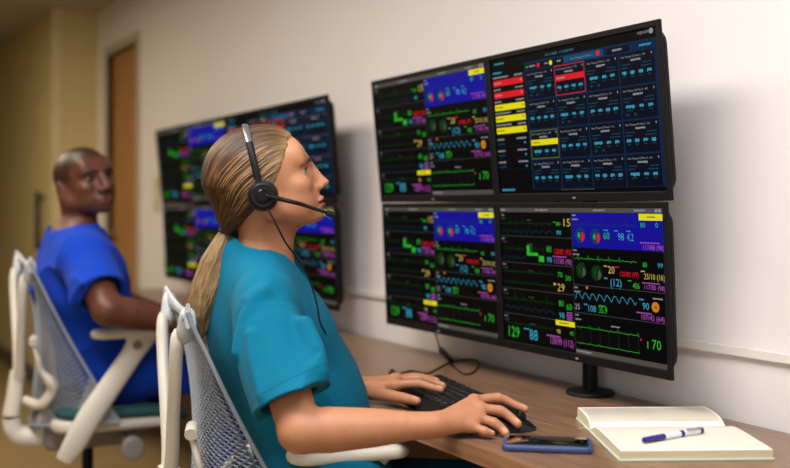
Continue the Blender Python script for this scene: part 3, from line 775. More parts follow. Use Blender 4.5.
fW = nrm((.95, .31, 0)); sW = np.array((fW[1], -fW[0], 0))        # torso facing, her right side
HO = np.array((-.267, 2.024, 1.18)); HM = hframe(.9915, .129, 14); HS = 1.02
baseW = W3(-.16, 2.09, 0)
ShR = J(264, 305, 1.925); ElR = J(300, 431, 1.765); WrR = J(434, 425, 1.79)
ShL = np.array((-.335, 2.235, .968)); ElL = np.array((-.275, 2.33, .745)); WrL = np.array((-.082, 2.155, .768))
B = SD()
head(B, HM, HO, HS); B.frame()
B.chain([(-.278, 2.035, 1.155), (-.272, 2.045, 1.10), (-.283, 2.062, 1.03)], [.050, .0485, .060], k=.022)
B.cone((-.225, 2.035, 1.115), (-.245, 2.05, 1.03), .020, .030, k=.03)
def tors(S, e, k=.04):
    S.ell((-.272, 2.072, .91), (.100+e, .135+e, .150+e), k=k, rot=np.stack([fW, -sW, (0, 0, 1)], 1)@np.array(roty(-8)))
    S.cone((-.290, 2.065, 1.035), ShR+(.0, .02, .012), .048+e, .040+e, k=k)
    S.cone((-.290, 2.065, 1.035), ShL+(.0, -.02, .012), .048+e, .040+e, k=k)
    S.ell((-.205, 2.085, .76), (.105+e, .135+e, .16), k=k, rot=np.stack([fW, -sW, (0, 0, 1)], 1)@np.array(roty(-14)))
    S.ell((-.150, 2.095, .60), (.125+e, .175+e, .12), k=k, rot=np.stack([fW, -sW, (0, 0, 1)], 1))
    for q in (-1, 1): S.ell(np.array((-.228, 2.08, .895))+sW*q*.07, (.050+e, .058+e, .056+e), k=k)
tors(B, 0)
def arm(S, sh, el, wr, k=.02):
    sh, el, wr = map(np.array, (sh, el, wr)); u = lambda a, b, t: a+(b-a)*t
    S.chain([sh, u(sh, el, .45), el], [.048, .043, .037], k, sub=3)
    S.chain([el, u(el, wr, .22), u(el, wr, .55), u(el, wr, .82), wr], [.038, .0405, .034, .0255, .0235], .012, sub=4)
arm(B, ShR, ElR, WrR); arm(B, ShL, ElL, WrL)
mR = [J(474, 401, 1.875), J(480, 409, 1.85), J(478, 418, 1.83), J(471, 426, 1.81)]
fR = [[mR[0], J(498, 398, 1.89), J(513, 404, 1.89), J(525, 409, 1.885)],
      [mR[1], J(500, 411, 1.85), J(511, 418, 1.845), J(518, 424, 1.835)],
      [mR[2], J(494, 423, 1.82), J(502, 429, 1.815), J(506, 433.5, 1.805)],
      [mR[3], J(484, 431, 1.80), J(492, 433.5, 1.80)]]
fR[3].insert(2, (fR[3][1]+fR[3][2])/2)
tR = [J(446, 418, 1.83), J(462, 414, 1.88), J(478, 411, 1.91), J(490, 412, 1.92)]
hand(B, WrR, mR, fR, tR)
mL = [J(395, 385, 2.125), J(398, 380, 2.155), J(396, 379, 2.185), J(392, 381, 2.205)]
fL = [[mL[0], J(417, 383.5, 2.12), J(431, 387, 2.115), J(441, 389.5, 2.11)],
      [mL[1], J(419, 378.5, 2.155), J(433, 382, 2.155), J(443, 386, 2.15)],
      [mL[2], J(416, 377, 2.195), J(428, 378.5, 2.2), J(437, 381, 2.2)],
      [mL[3], J(409, 378, 2.235), J(418, 379.5, 2.245), J(426, 381, 2.25)]]
tL = [J(372, 393, 2.13), J(392, 396, 2.085), J(406, 398.5, 2.06), J(417, 401, 2.04)]
hand(B, WrL, mL, fL, tL)
for h, d, r in ((fR, 3, .0072), (fL, 3, .0072)): pass
tips = [(f[-2], f[-1], .0072) for f in fR+fL]+[(tL[2], tL[3], .0085)]
woman = sd_object('person', B, (-.52, 1.66, .49), (.24, 2.44, 1.35), .0022, skinW, base=baseW,
    deco=dict(lips=lips_attr(HM, HO, HS), brow=brow_attr(HM, HO, HS), hairline=zeros, nails=nail_attr(tips)))
tag(woman, 'woman in teal scrubs and headset, hair in a ponytail, seated typing', 'person')
eyes(woman, HM, HO, HS, baseW, ('blue_grey', rgb(70, 100, 118)), (-.34, .06))
M_browW = mat('brown_brow_hair', rgb(84, 56, 36), .7)
brow(woman, B, HM, HO, HS, baseW, M_browW)
for q in (-1, 1):                                                    # upper lashes
    pts = [np.array(W3(*(HO+HM@(np.array((.0960-.0060*t*t-.0045*t, q*(.0240+.0215*t), .0322+.0030*math.sin(t*math.pi)))*HS))))-np.array(baseW) for t in np.linspace(0, 1, 8)]
    MB().tube(pts, [.0015]*8, n=6).build('eyelashes', mat('lash_black', rgb(36, 24, 20), .6), woman, smooth=True)

# scrub top
def sleeve(pts, rs, hem, nh, inner, ax_, k=.03):
    T = SD(); T.chain(pts, rs, k)
    T.plane(hem, nh, k=.004)
    h = np.array(hem); n = nrm(nh); T.cone(h+nrm(ax_)*.04, h-nrm(ax_)*.02, inner, inner*.86, k=.004, op='s'); return T
hemR = J(292, 399, 1.80); upR = nrm(np.array(ElR)-np.array(ShR)); nR = nrm(np.array((.46, -.30, -.86)))
TR = sleeve([J(262, 309, 1.925), J(269, 340, 1.885), J(292, 402, 1.80), J(300, 420, 1.77)], [.056, .068, .073, .075], hemR, nR, .062, upR)
hemL = ShL+(ElL-ShL)*.72; nL = nrm(ElL-ShL)
TL = sleeve([ShL, ShL+(ElL-ShL)*.3, hemL, ElL], [.056, .064, .070, .072], hemL, nL, .058, nL)
G = SD(); tors(G, .014, .05)
G.cone((-.232, 2.08, .86), (-.180, 2.10, .74), .098, .110, k=.06)
G.cone((-.290, 2.065, 1.03), (-.285, 2.055, 1.065), .062, .056, k=.03)
G.custom(lambda P: TR.ev(P, False), .022, c=J(278, 350, 1.86), R=.19)
G.custom(lambda P: TL.ev(P, False), .022, c=(-.30, 2.28, .86), R=.19)
for pts, r, k, op in (
    ([J(262, 293, 1.875), J(243, 318, 1.86), J(236, 352, 1.84)], .007, .02, 'u'),
    ([J(240, 305, 1.86), J(230, 335, 1.86), J(232, 375, 1.86)], .006, .02, 's'),
    ([J(305, 325, 1.84), J(316, 350, 1.81), J(320, 372, 1.785)], .010, .03, 'u'),
    ([J(318, 352, 1.79), J(300, 360, 1.757), J(286, 362, 1.75)], .003, .02, 's'),
    ([J(290, 318, 1.84), J(297, 340, 1.80), J(300, 352, 1.775)], .003, .018, 's'),
    ([J(262, 395, 1.755), J(254, 365, 1.79), J(250, 335, 1.82)], .005, .02, 'u'),
    ([J(222, 345, 1.93), J(240, 372, 1.92), J(262, 430, 1.93)], .008, .03, 's'),
    ([J(300, 318, 1.98), J(318, 345, 1.99), J(330, 380, 2.0)], .006, .02, 's')):
    G.chain(pts, [r]*len(pts), k, op)
def wob(P, d, amp=1.0, seed=1):
    m = np.abs(d) < .03
    if not m.any(): return d
    Q = P[m]; D = np.stack([Q[:, 0]*.8+Q[:, 2]*.6, Q[:, 1], (Q[:, 2]*.8-Q[:, 0]*.6)*.45], 1)
    n = (1-2*np.abs(vnoise(D, 9, seed)))**3*.010+vnoise(D, 24, seed+1)*.0025
    d = d.copy(); d[m] -= amp*(n-.003); return d
G.custom(wob, op='d')
# neckline opening
G.chain([(-.283, 2.056, 1.035), (-.262, 2.045, 1.10)], [.0575, .070], k=.003, op='s')
G.cone((-.225, 2.045, 1.055), (-.165, 2.06, .985), .040, .012, k=.004, op='s')
G.plane((0, 0, .53), (0, 0, -1), k=.01)
top = sd_object('scrub_top', G, (-.50, 1.66, .51), (.10, 2.46, 1.13), .0028, tealC, woman, baseW,
    deco=dict(seam=lambda P: np.clip(1.4-np.abs((P-hemR)@nR+.022)/.0011, 0, 1)*(np.linalg.norm(P-hemR, axis=1) < .1)*.7))
# trousers and shoes (under the desk)
def legs(hipc, f, s, zt, lr, kx, foot, nm, cl, parent, base, shoe, lo, hi, v):
    T = SD()
    for q in (-1, 1):
        h = np.array(hipc)+s*q*.085; kn = h+f*kx[0]+s*q*kx[1]; kn[2] = kx[2]; an = kn+f*foot[0]+s*q*.01; an[2] = .10
        T.chain([h, h+(kn-h)*.5, kn], [lr*1.18, lr*1.05, lr*.82], .03); T.chain([kn, kn+(an-kn)*.4, an], [lr*.80, lr*.76, lr*.62], .03)
        S2 = SD(); S2.cone(an+(0, 0, -.045), an+f*.13+(0, 0, -.065), .036, .030, .01); S2.cone(an+(0, 0, -.01), an+(0, 0, -.05), .036, .034, .02); S2.cone(an-f*.02+(0, 0, -.06), an+f*.13+(0, 0, -.069), .036, .034, .01); S2.plane((0, 0, .001), (0, 0, -1), k=.004)
        c = an+f*.06; sd_object('shoe', S2, c-.15, (c[0]+.15, c[1]+.15, .16), .005, shoe, parent, base)
    T.cone(np.array(hipc)-s*.07, np.array(hipc)+s*.07, lr*1.35, lr*1.35, .04)
    T.custom(lambda P, d: wob(P, d, 1.2, 5), op='d')
    return sd_object(nm, T, lo, hi, v, cl, parent, base, deco=dict(seam=zeros))
shoeM = mat('white_shoe', rgb(200, 200, 200), .5)
legs((-.135, 2.10, .54), fW, sW, .6, .064, (.41, .02, .515), (.02,), 'scrub_trousers', tealC, woman, baseW, shoeM, (-.4, 1.75, .02), (.5, 2.6, .76), .005)

# hair
tie = np.array((-.076, 0, -.045)); Gp = np.array((.085, 0, .030))
Hs = SD(HM, HO, HS)
Hs.ell((-.004, 0, .054), (.101, .0785, .087), k=.01)
Hs.ell((.030, 0, .058), (.063, .070, .0735), k=.02)
Hs.cone((-.045, 0, .018), tie, .064, .015, k=.03)
Hs.cone((-.02, 0, .008), (-.052, 0, -.018), .068, .040, k=.03)
Hs.plane((.0535, 0, .055), (1, 0, -.66), k=.010)
Hs.plane((.020, 0, .003), (.60, 0, -1), k=.010)
ax = nrm(Gp-tie); e1 = nrm(np.cross(ax, (0, 1, 0))); e2 = np.cross(ax, e1)
def strand_cap(P):
    q = ((P-HO)@HM)/HS-tie; return np.arctan2(q@np.array((0, 1., 0)), q@e1*-1.0)
def along_cap(P):
    q = ((P-HO)@HM)/HS-tie; return np.linalg.norm(q, axis=1)*4
def groove(P, d):
    m = np.abs(d) < .02
    if not m.any(): return d
    s = strand_cap(P[m]); a = along_cap(P[m]); Z = np.stack([s*8, a*1.2, s*0], 1); Z2 = np.stack([s*26, a*1.5, s*0+3], 1)
    d = d.copy(); d[m] -= vnoise(Z, 1., 3)*.0035+vnoise(Z2, 1., 4)*.0022; return d
Hs.custom(groove, op='d')
hm = hair_mat('dark_blonde_hair', [(.34, rgb(26, 15, 8)), (.49, rgb(60, 37, 20)), (.60, rgb(94, 62, 34)), (.70, rgb(158, 116, 68)), (.82, rgb(226, 190, 134))])
hair = sd_object('hair', Hs, HO-.16, HO+.18, .0022, hm, woman, baseW, deco=dict(strand=strand_cap, along=along_cap, front=lambda P: (lambda q: np.exp(-np.maximum(.047-(q[:, 0]-.66*(q[:, 2]-.03)), 0)/.022)*np.clip((q[:, 2]-.0)/.03, 0, 1))(((P-HO)@HM)/HS)*.9))
PT = [J(229, 233, 2.035), J(224, 244, 2.03), J(216, 266, 2.03), J(207, 292, 2.03), J(201, 312, 2.03), J(199, 326, 2.03), J(199, 336, 2.03)]
PRr = [.015, .022, .033, .034, .029, .020, .008]
pp, pr = spline([np.array(p) for p in PT], PRr, 4)
def tail_par(P):
    best = np.full(len(P), 9.); ang = np.zeros(len(P)); al = np.zeros(len(P))
    for i in range(len(pp)-1):
        A, Bq = pp[i], pp[i+1]; e = Bq-A; h = np.clip((P-A)@e/(e@e), 0, 1); v = P-A-h[:, None]*e; d = np.linalg.norm(v, axis=1)
        m = d < best; best = np.where(m, d, best); n = nrm(e); b1 = nrm(np.cross(n, (0, 1, .0))); b2 = np.cross(n, b1)
        ang = np.where(m, np.arctan2(v@b2, v@b1), ang); al = np.where(m, (i+h)*.07, al)
    return ang, al
Ps = SD(); Ps.chain(pp, pr, .012)
def groove2(P, d):
    m = np.abs(d) < .02
    if not m.any(): return d
    s, a = tail_par(P[m]); d = d.copy(); d[m] -= vnoise(np.stack([s*2.2, a*2, s*0], 1), 1., 5)*.009+vnoise(np.stack([s*7, a*2, s*0], 1), 1., 6)*.004; return d
Ps.custom(groove2, op='d')
tail = sd_object('ponytail', Ps, (-.50, 1.96, .84), (-.29, 2.10, 1.14), .0022, hm, hair, baseW, deco=dict(strand=lambda P: tail_par(P)[0]*1.3, along=lambda P: tail_par(P)[1], front=lambda P: zeros(P)+.38))
m = MB(); c = np.array(W3(*J(229.5, 232.5, 2.035)))-np.array(baseW); dv = nrm(np.array(W3(*PT[1]))-np.array(W3(*PT[0])))
a1 = nrm(np.cross(dv, (0, 0, 1))); a2 = np.cross(dv, a1)
ring = [c+.0195*(math.cos(t)*a1+math.sin(t)*a2) for t in np.linspace(0, 2*math.pi, 25)]
m.tube(ring, .0042, n=10, up=tuple(dv)); m.tube([p+dv*.005 for p in ring], .0036, n=10, up=tuple(dv)); m.build('hair_tie', mat('hair_elastic', rgb(18, 18, 20), .8), hair, smooth=True)
# loose strands lying on the hair
mb = MB(); rr = random.Random(5)
for k in range(150):
    phi = rr.uniform(-2.4, 2.4) if k % 3 else rr.uniform(-2.6, -.4); pts = []
    t0, t1 = rr.uniform(.12, .35), rr.uniform(.6, .95)
    for t in np.linspace(t0, t1, 9):
        base_p = tie+(Gp-tie)*t; d = math.cos(phi)*(-e1)+math.sin(phi)*np.array((0, 1., 0)); lo, hi = .0, .16
        P = HO+(HM@((base_p[:, None]+d[:, None]*np.linspace(.01, .15, 36))*HS)).T
        dd = Hs.ev(P, False); ins = np.where(dd < 0)[0]
        if len(ins) == 0: pts = []; break
        j = ins[-1]
        if j+1 >= len(P): pts = []; break
        t_ = dd[j]/(dd[j]-dd[j+1]); p = P[j]+(P[j+1]-P[j])*t_+nrm(P[j+1]-P[j])*.0006
        q = (p-HO)@HM/HS
        pts.append(np.array(W3(*p))-np.array(baseW)); phi += rr.uniform(-.01, .01)
    if len(pts) > 4 and max(np.linalg.norm(pts[i+1]-pts[i]) for i in range(len(pts)-1)) < .04: mb.tube(pts, [.0003]+[.0008]*(len(pts)-2)+[.0003], n=5)
if mb.v:
    ho = mb.build('hair_strands', mat('light_hair_strand', rgb(150, 112, 70), .4), hair, smooth=True); ho['kind'] = 'stuff'
# ------------------------------------------------------------------ the man in blue scrubs
fM = nrm((.9, .43, 0)); sM = np.array((fM[1], -fM[0], 0))
MO = np.array((-1.000, 3.2, 1.210)); MM = hframe(math.cos(math.radians(38)), -math.sin(math.radians(38)), 5, 7); MS = 1.06
ChM = np.array((-1.165, 3.15, 0)); ctr = np.array((-1.020, 3.205, 0))
baseM = W3(-1.02, 3.2, 0)
mShR = np.array((-.938, 3.022, 1.005)); mElR = np.array((-.825, 2.87, .862)); mWrR = np.array((-.635, 3.03, .800))
mShL = np.array((-1.115, 3.385, 1.0)); mElL = np.array((-1.03, 3.52, .84)); mWrL = np.array((-.80, 3.40, .800))
Bm = SD(); head(Bm, MM, MO, MS, True)
Bm.frame()
Bm.chain([MO+(-.02, .005, -.02), (-1.010, 3.2, 1.12), (-1.035, 3.2, 1.05)], [.056, .056, .068], k=.025)
def torsM(S, e, k=.05):
    R = np.stack([fM, -sM, (0, 0, 1)], 1)
    S.ell(ctr+(.0, 0, .90), (.118+e, .180+e, .165+e), k=k, rot=R)
    S.ell(ctr+fM*.06+(.0, 0, .93), (.075+e, .150+e, .10+e), k=k, rot=R)
    S.cone(ctr+(0, 0, 1.045), mShR+(.0, .0, .0), .055+e, .055+e, k=k); S.cone(ctr+(0, 0, 1.045), mShL, .055+e, .055+e, k=k)
    S.ell(ctr+fM*.06+(0, 0, .74), (.115+e, .165+e, .16), k=k, rot=R)
    S.ell(ctr+fM*.08+(0, 0, .64), (.11+e, .17+e, .10), k=k, rot=R)
torsM(Bm, 0)
def armM(S, sh, el, wr, k=.02):
    u = lambda a, b, t: a+(b-a)*t
    S.chain([sh, u(sh, el, .4), el], [.056, .052, .044], k, sub=3)
    S.chain([el, u(el, wr, .25), u(el, wr, .6), wr], [.044, .047, .037, .028], .012, sub=4)
armM(Bm, mShR, mElR, mWrR); armM(Bm, mShL, mElL, mWrL)
def flat_hand(S, wr, dr, side, thumbside):
    dr = nrm(dr); side = nrm(np.array(side)-dr*(np.array(side)@dr)); up = np.cross(side, dr); up = up if up[2] > 0 else -up
    mc = [wr+dr*.092+side*(thumbside*(.030-.021*i))+up*.012 for i in range(4)]
    fs = []
    for i in range(4):
        L_ = (.040, .045, .041, .032)[i]; f = [mc[i]]; f.append(f[-1]+dr*L_+up*.004); f.append(f[-1]+dr*L_*.6-up*.010); f.append(f[-1]+dr*L_*.48-up*.013); fs.append(f)
    th = [wr+dr*.025+side*thumbside*.024, wr+dr*.055+side*thumbside*.046-up*.005, wr+dr*.083+side*thumbside*.056-up*.008, wr+dr*.105+side*thumbside*.056-up*.012]
    hand(S, wr, mc, fs, th); return fs
hr = flat_hand(Bm, mWrR, (.75, .55, -.12), (.5, -.8, 0), -1)
hl = flat_hand(Bm, mWrL, (.95, -.1, -.12), (.1, -1, 0), 1)
def buzz(P):
    q = ((P-MO)@MM)/MS; x, y, z = q.T
    line = np.where(x > .03, .083+.0*x+(np.abs(y) > .045)*0-.25*(np.abs(y)/.07)**4*.12-(x-.03)*0, .035-.6*(.03-x)*.7)
    side = np.where(x > .045, .092-1.4*np.maximum(np.abs(y)-.045, 0), np.where(x > .018, .028, np.where(x > -.02, .02, -.025+.0*x)))
    m = 1/(1+np.exp(-(z-side)/.004))
    beard = np.exp(-((z+.0245)/.004)**2)*(x > .09)*(np.abs(y) < .024)*.75+(z < -.048)*(x > .05)*.30
    return np.clip(m*.85+beard, 0, 1)*(P[:, 2] > 1.08)
man = sd_object('person', Bm, (-1.34, 2.76, .52), (-.50, 3.64, 1.38), .0034, skinM, base=baseM, deco=dict(lips=lips_attr(MM, MO, MS, 1.25), brow=brow_attr(MM, MO, MS, .002, .004), hairline=buzz, nails=zeros))
tag(man, 'man in royal blue scrubs with very short hair, seated on the left looking back', 'person')
eyes(man, MM, MO, MS, baseM, ('dark_brown', rgb(40, 24, 16)), (.05, .0), white=(96, 82, 76))
brow(man, Bm, MM, MO, MS, baseM, mat('black_brow_hair', rgb(16, 12, 11), .7), thick=.0032, zoff=.002)
hemMR = mShR+(mElR-mShR)*.72; TRm = sleeve([mShR, mShR+(mElR-mShR)*.4, hemMR, mElR], [.068, .074, .080, .082], hemMR, nrm(mElR-mShR)+np.array((0, 0, -.1)), .070, mElR-mShR)
hemML = mShL+(mElL-mShL)*.75; TLm = sleeve([mShL, mShL+(mElL-mShL)*.4, hemML, mElL], [.068, .074, .080, .082], hemML, nrm(mElL-mShL), .070, mElL-mShL)
Gm = SD(); torsM(Gm, .016)
Gm.cone(ctr+(0, 0, 1.05), ctr+(.02, 0, 1.09), .08, .068, k=.03)
Gm.custom(lambda P: TRm.ev(P, False), .025, c=mShR, R=.25); Gm.custom(lambda P: TLm.ev(P, False), .025, c=mShL, R=.25)
Gm.custom(lambda P, d: wob(P, d, 1.7, 9), op='d')
Gm.chain([ctr+(0, 0, 1.06), MO+(-.03, .0, -.03)], [.074, .100], k=.004, op='s', sub=1)
Gm.cone(ctr+fM*.06+(0, 0, 1.09), ctr+fM*.13+(0, 0, .99), .060, .012, k=.005, op='s')
Gm.plane((0, 0, .56), (0, 0, -1), k=.01)
sd_object('scrub_top', Gm, (-1.36, 2.80, .54), (-.70, 3.66, 1.14), .0038, blueC, man, baseM, deco=dict(seam=zeros))
legs(ctr+np.array((.10, .05, .635)), fM, sM, .7, .088, (.40, .03, .64), (-.06,), 'scrub_trousers', blueC, man, baseM, mat('dark_shoe', rgb(30, 32, 40), .5), (-1.32, 2.9, .02), (-.35, 3.75, .90), .006)

# ------------------------------------------------------------------ mesh-back task chairs
def chair(label, c, f, seat_z, top_z, arm_z, arm_x, seat_mat, basetwist):
    """chair space: x forward, y to its left, z up"""
    fx, fy = plan(f[0], f[1]); rz = math.atan2(fy, fx); x, y = plan(c[0], c[1])
    t = thing('office_chair', label, 'chair', (x, y, 0), rz, 'mesh-back task chairs')
    bz = seat_z-.05                                          # bottom of the back
    Hb = top_z-bz
    def surf(s_, q):
        """s_ -1..1 across, q 0 bottom..1 top"""
        x = .012+.028*math.sin(q*math.pi)*(1-abs(s_))+.245*(1-q)**1.2*abs(s_)**2.2-.010*abs(s_)**2
        x -= .008*math.exp(-((q-1)/.12)**2)
        yy = s_*(.252-.010*math.sin(q*math.pi)-.026*q)
        z = bz+Hb*q+.012*abs(s_)**2*(1-q)+.010*abs(s_)**2*q-.02*(1-q)*(1-abs(s_))
        return (x, yy, z)
    # suspension back: lattice of diamonds
    nu, nv = 44, 74; vs = []; idx = {}; fs = []
    for i in range(nu+1):
        for j in range(nv+1):
            if (i+j) % 2 == 0:
                idx[(i, j)] = len(vs); vs.append(surf(-.97+1.94*i/nu, .012+.945*j/nv))
    for i in range(1, nu):
        for j in range(1, nv):
            if (i+j) % 2: fs.append((idx[(i-1, j)], idx[(i, j-1)], idx[(i+1, j)], idx[(i, j+1)]))
    o = MB().add(vs, fs).build('backrest_mesh', M_grey, t)
    wf = o.modifiers.new('wire', 'WIREFRAME'); wf.thickness = .0044; wf.use_even_offset = False; wf.use_replace = True; wf.use_boundary = False
    m = MB()
    for sd_ in (-1, 1): m.tube([surf(sd_, q) for q in np.linspace(0, 1, 22)], [.006]*22, n=8, flat=.8)
    m.tube([surf(s_, 0) for s_ in np.linspace(-1, 1, 24)], .0065, n=8)
    for sd_ in (-1, 1):
        G_ = [[surf(sd_*(1-.34*u*(1-w)), .30*w) for u in np.linspace(0, 1, 8)] for w in np.linspace(0, 1, 10)]
        m.add([p for r_ in G_ for p in r_], [(i*8+j, i*8+j+1, i*8+j+9, i*8+j+8) for i in range(9) for j in range(7)])
    m.build('backrest_edge', M_grey, t, smooth=True)
    # top rail with the two knuckles that meet the tower
    m = MB(); rings = []
    for s_ in np.linspace(-1, 1, 28):
        p = surf(s_, 1); a = abs(s_); hgt = .010+.016*a**2; 
        rings.append([(p[0]+.007*math.cos(k), p[1], p[2]-.008+hgt*math.sin(k)) for k in np.linspace(0, 2*math.pi, 12, endpoint=False)])
    m.loft(rings)
    for sd_ in (-1, 1): m.tube([(-.012, sd_*.165, top_z-.050), (-.004, sd_*.175, top_z-.035), surf(sd_*.85, .985), surf(sd_*.95, .93)], [.014, .020, .016, .006], n=12, smooth=4)
    m.build('top_rail', mat('pale_grey_plastic', rgb(176, 180, 184), .4), t, smooth=True)
    m = MB()
    for sd_ in (-1, 1):
        m.tube([(-.012, sd_*.166, top_z-.034), (-.020, sd_*.162, top_z-.060), (-.021, sd_*.135, top_z-.13), (-.020, sd_*.085, top_z-.22), (-.018, sd_*.040, top_z-.31), (-.020, sd_*.014, top_z-.36)],
               [.0125, .014, .0135, .0135, .015, .017], n=14, flat=1.15, smooth=5)
    m.tube([(-.020, 0, top_z-.345), (-.025, 0, bz+.12), (-.032, 0, bz+.06), (-.040, 0, bz+.0), (-.028, 0, bz-.045), (.02, 0, bz-.062), (.15, 0, bz-.055)], [.024, .024, .026, .028, .030, .034, .036], n=16, smooth=5)
    m.build('back_tower', M_white, t, smooth=True)
    # back stop / lumbar hook
    m = MB(); m.tube([(-.012, -.115, bz+.255), (-.004, -.085, bz+.262)], [.013, .013], n=14)
    m.tube([(-.008, -.100, bz+.25), (.004, -.105, bz+.20), (.014, -.10, bz+.165), (.040, -.10, bz+.13), (.048, -.09, bz+.10), (.018, -.07, bz+.055), (-.02, -.02, bz+.06)], [.007, .008, .009, .016, .018, .016, .014], n=12, smooth=5)
    m.xf(lambda x, y, z: (x+.018, y*1.5, z)); m.build('lumbar_hook', M_white, t, smooth=True)
    # seat
    m = MB().rbox(.07, .48, -.225, .225, seat_z-.035, seat_z, .09, er=.018)
    m.xf(lambda x, y, z: (x, y, z-.02*max(0, (x-.33)/.1)**2-.012*(abs(y)/.24)**0*0)).build('seat', seat_mat, t, smooth=True)
    m = MB().rbox(.06, .46, -.215, .215, seat_z-.075, seat_z-.035, .08, er=.015); m.build('seat_pan', M_white, t, smooth=True)
    m = MB().rbox(.05, .33, -.09, .09, seat_z-.15, seat_z-.075, .03, er=.02); m.build('tilt_mechanism', mat('mid_grey_plastic', rgb(120, 118, 114), .5), t, smooth=True)  # plain mid-grey plastic, one even colour
    m = MB().lathe([(0, -.30), (.028, -.30), (.034, -.295), (.034, -.262), (.028, -.258), (.012, -.255), (.010, -.09), (0, -.09)], axis='y', n=24)
    m.xf(lambda x, y, z: (x+.28, y, z+seat_z-.115)).build('tension_knob', mat('mid_grey_plastic', rgb(120, 118, 114), .5), t, smooth=True)
    # arms
    for sd_ in (-1, 1):
        x0, x1 = arm_x
        pts = [(.085, sd_*.265, seat_z-.135), (.115, sd_*.280, seat_z-.08), (.16, sd_*.285, seat_z+.0), (x0*.35+x1*.65-.035, sd_*.276, arm_z-.085), (x0*.35+x1*.65-.01, sd_*.268, arm_z-.045), (x0*.35+x1*.65, sd_*.265, arm_z-.018)]
        m = MB(); m.tube(pts, [.026, .034, .036, .032, .040, .054], n=16, flat=.5, up=(0, 1, 0), smooth=5); ap = m.build('arm_post', M_white, t, smooth=True)
        yb = sd_*.290; m = MB().lathe([(0, 0), (.013, 0), (.015, -.002*sd_), (0, -.002*sd_)], axis='y', n=20)
        m.xf(lambda x, y, z: (x+pts[3][0]+.018, y+sd_*.291, z+pts[3][2]+.035)).build('arm_button', mat('mid_grey_plastic', rgb(120, 118, 114), .5), ap, smooth=True)
        m = MB().rbox(x0, x1, sd_*.265-.046, sd_*.265+.046, arm_z-.026, arm_z, .042, seg=8, er=.011)
        m.build('arm_pad', M_padm, t, smooth=True)
    # column and base
    MB().lathe([(0, .10), (.030, .10), (.030, .26), (.018, .26), (.018, seat_z-.14), (0, seat_z-.14)], n=24).build('gas_column', M_black, t, smooth=True).location = (.19, 0, 0)
    for k in range(5):
        a = basetwist+k*2*math.pi/5; ca, sa = math.cos(a), math.sin(a)
        m = MB(); m.tube([(0, 0, .125), (.12, 0, .118), (.30, 0, .085)], [.030, .022, .015], n=12, flat=.9); m.xf(lambda x, y, z: (.19+x*ca-y*sa, x*sa+y*ca, z)).build('base_leg', M_dkmetal, t, smooth=True)
        m = MB()
        for yy in (-.016, .016): m.lathe([(0, -.009), (.026, -.009), (.030, -.005), (.030, .005), (.026, .009), (0, .009)], c=(0, yy, 0), axis='y', n=20)
        m.box(-.006, .006, -.008, .008, .0, .055); m.xf(lambda x, y, z: (.19+(x+.30)*ca-y*sa, (x+.30)*sa+y*ca, z+.030)).build('caster', M_black, t, smooth=True)
    return t
chair('pale mesh-back office chair with white tower, carrying the woman in teal', (-.465, 2.15), (.95, .31), .50, .945, .683, (.18, .43), M_teal_seat, .3)
chair('blurred pale mesh-back office chair with teal seat, carrying the man in blue', ChM[:2], fM[:2], .545, .985, .790, (.16, .39), M_teal_seat, .75)
# ------------------------------------------------------------------ headset
def HP(x, s, z): # head-level frame, untilted: x forward, s towards the camera side, z up, from the ear line
    f = nrm((.9915, .129, 0)); r = np.array((f[1], -f[0], 0)); p = HO+f*x+r*s+np.array((0, 0, z)); return p
hb = W3(*HP(0, .085, 0))
hs = thing('headset', 'black call headset with round ear cup and long microphone boom worn by the woman', 'headset', hb)
def LB(p): return tuple(np.array(W3(*p))-np.array(hb))
m = MB(); rings = []; rg2 = []
ths = np.linspace(-.10, math.pi+.10, 49)
fdir = np.array(LB(HP(1, 0, 0)))-np.array(LB(HP(0, 0, 0)))
fdir = nrm(fdir)
pts = []
for t in ths:
    c_, s_ = math.cos(t), math.sin(t); r = (abs(c_)**2.5+abs(s_)**2.5)**(-1/2.5)
    h = max(s_*r, -.2); pts.append(np.array(LB(HP(-.004-.032*max(h, 0), .0885*c_*r, .135*h+.007))))
def band(i0, i1, wd, th, off=0):
    R_ = []
    for i in range(i0, i1):
        p = pts[i]; tg = nrm(pts[min(i+1, 48)]-pts[max(i-1, 0)]); n = nrm(np.cross(tg, fdir)); fd = nrm(np.cross(n, tg)); cen = np.array(LB(HP(0, 0, .03)))
        if n@(p-cen) < 0: n = -n
        R_.append([p+fd*wd*math.cos(a)*(1 if abs(math.cos(a)) > .5 else .9)+n*(off+th*math.sin(a)) for a in np.linspace(0, 2*math.pi, 12, endpoint=False)])
    return R_
m.loft(band(2, 47, .0052, .0020)); m.build('headband', M_gloss, hs, smooth=True)
m = MB(); m.loft(band(12, 37, .0060, .0014, .0022)); m.build('band_trim', mat('silver_grey_plastic', rgb(120, 122, 128), .25, metal=.6), hs, smooth=True)
for a, b in ((4, 13), (36, 45)): MB().loft(band(a, b, .0068, .0030, .001)).build('slider', M_black, hs, smooth=True)
fr = np.array(LB(HP(0, 1, 0)))-np.array(LB(HP(0, 0, 0)))
up = np.array((0, 0, 1.))
def disc_part(name, prof, mt, s0, flip=1, par=hs, x=0, z=.0):
    m = MB(); cen = np.array(LB(HP(x, 0, z))); rings = []
    for r, h in prof: rings.append([cen+fr*(s0+flip*h)+r*(fdir*math.cos(a)+up*math.sin(a)) for a in np.linspace(0, 2*math.pi, 36, endpoint=False)])
    m.loft(rings); return m.build(name, mt, par, smooth=True, angle=35)
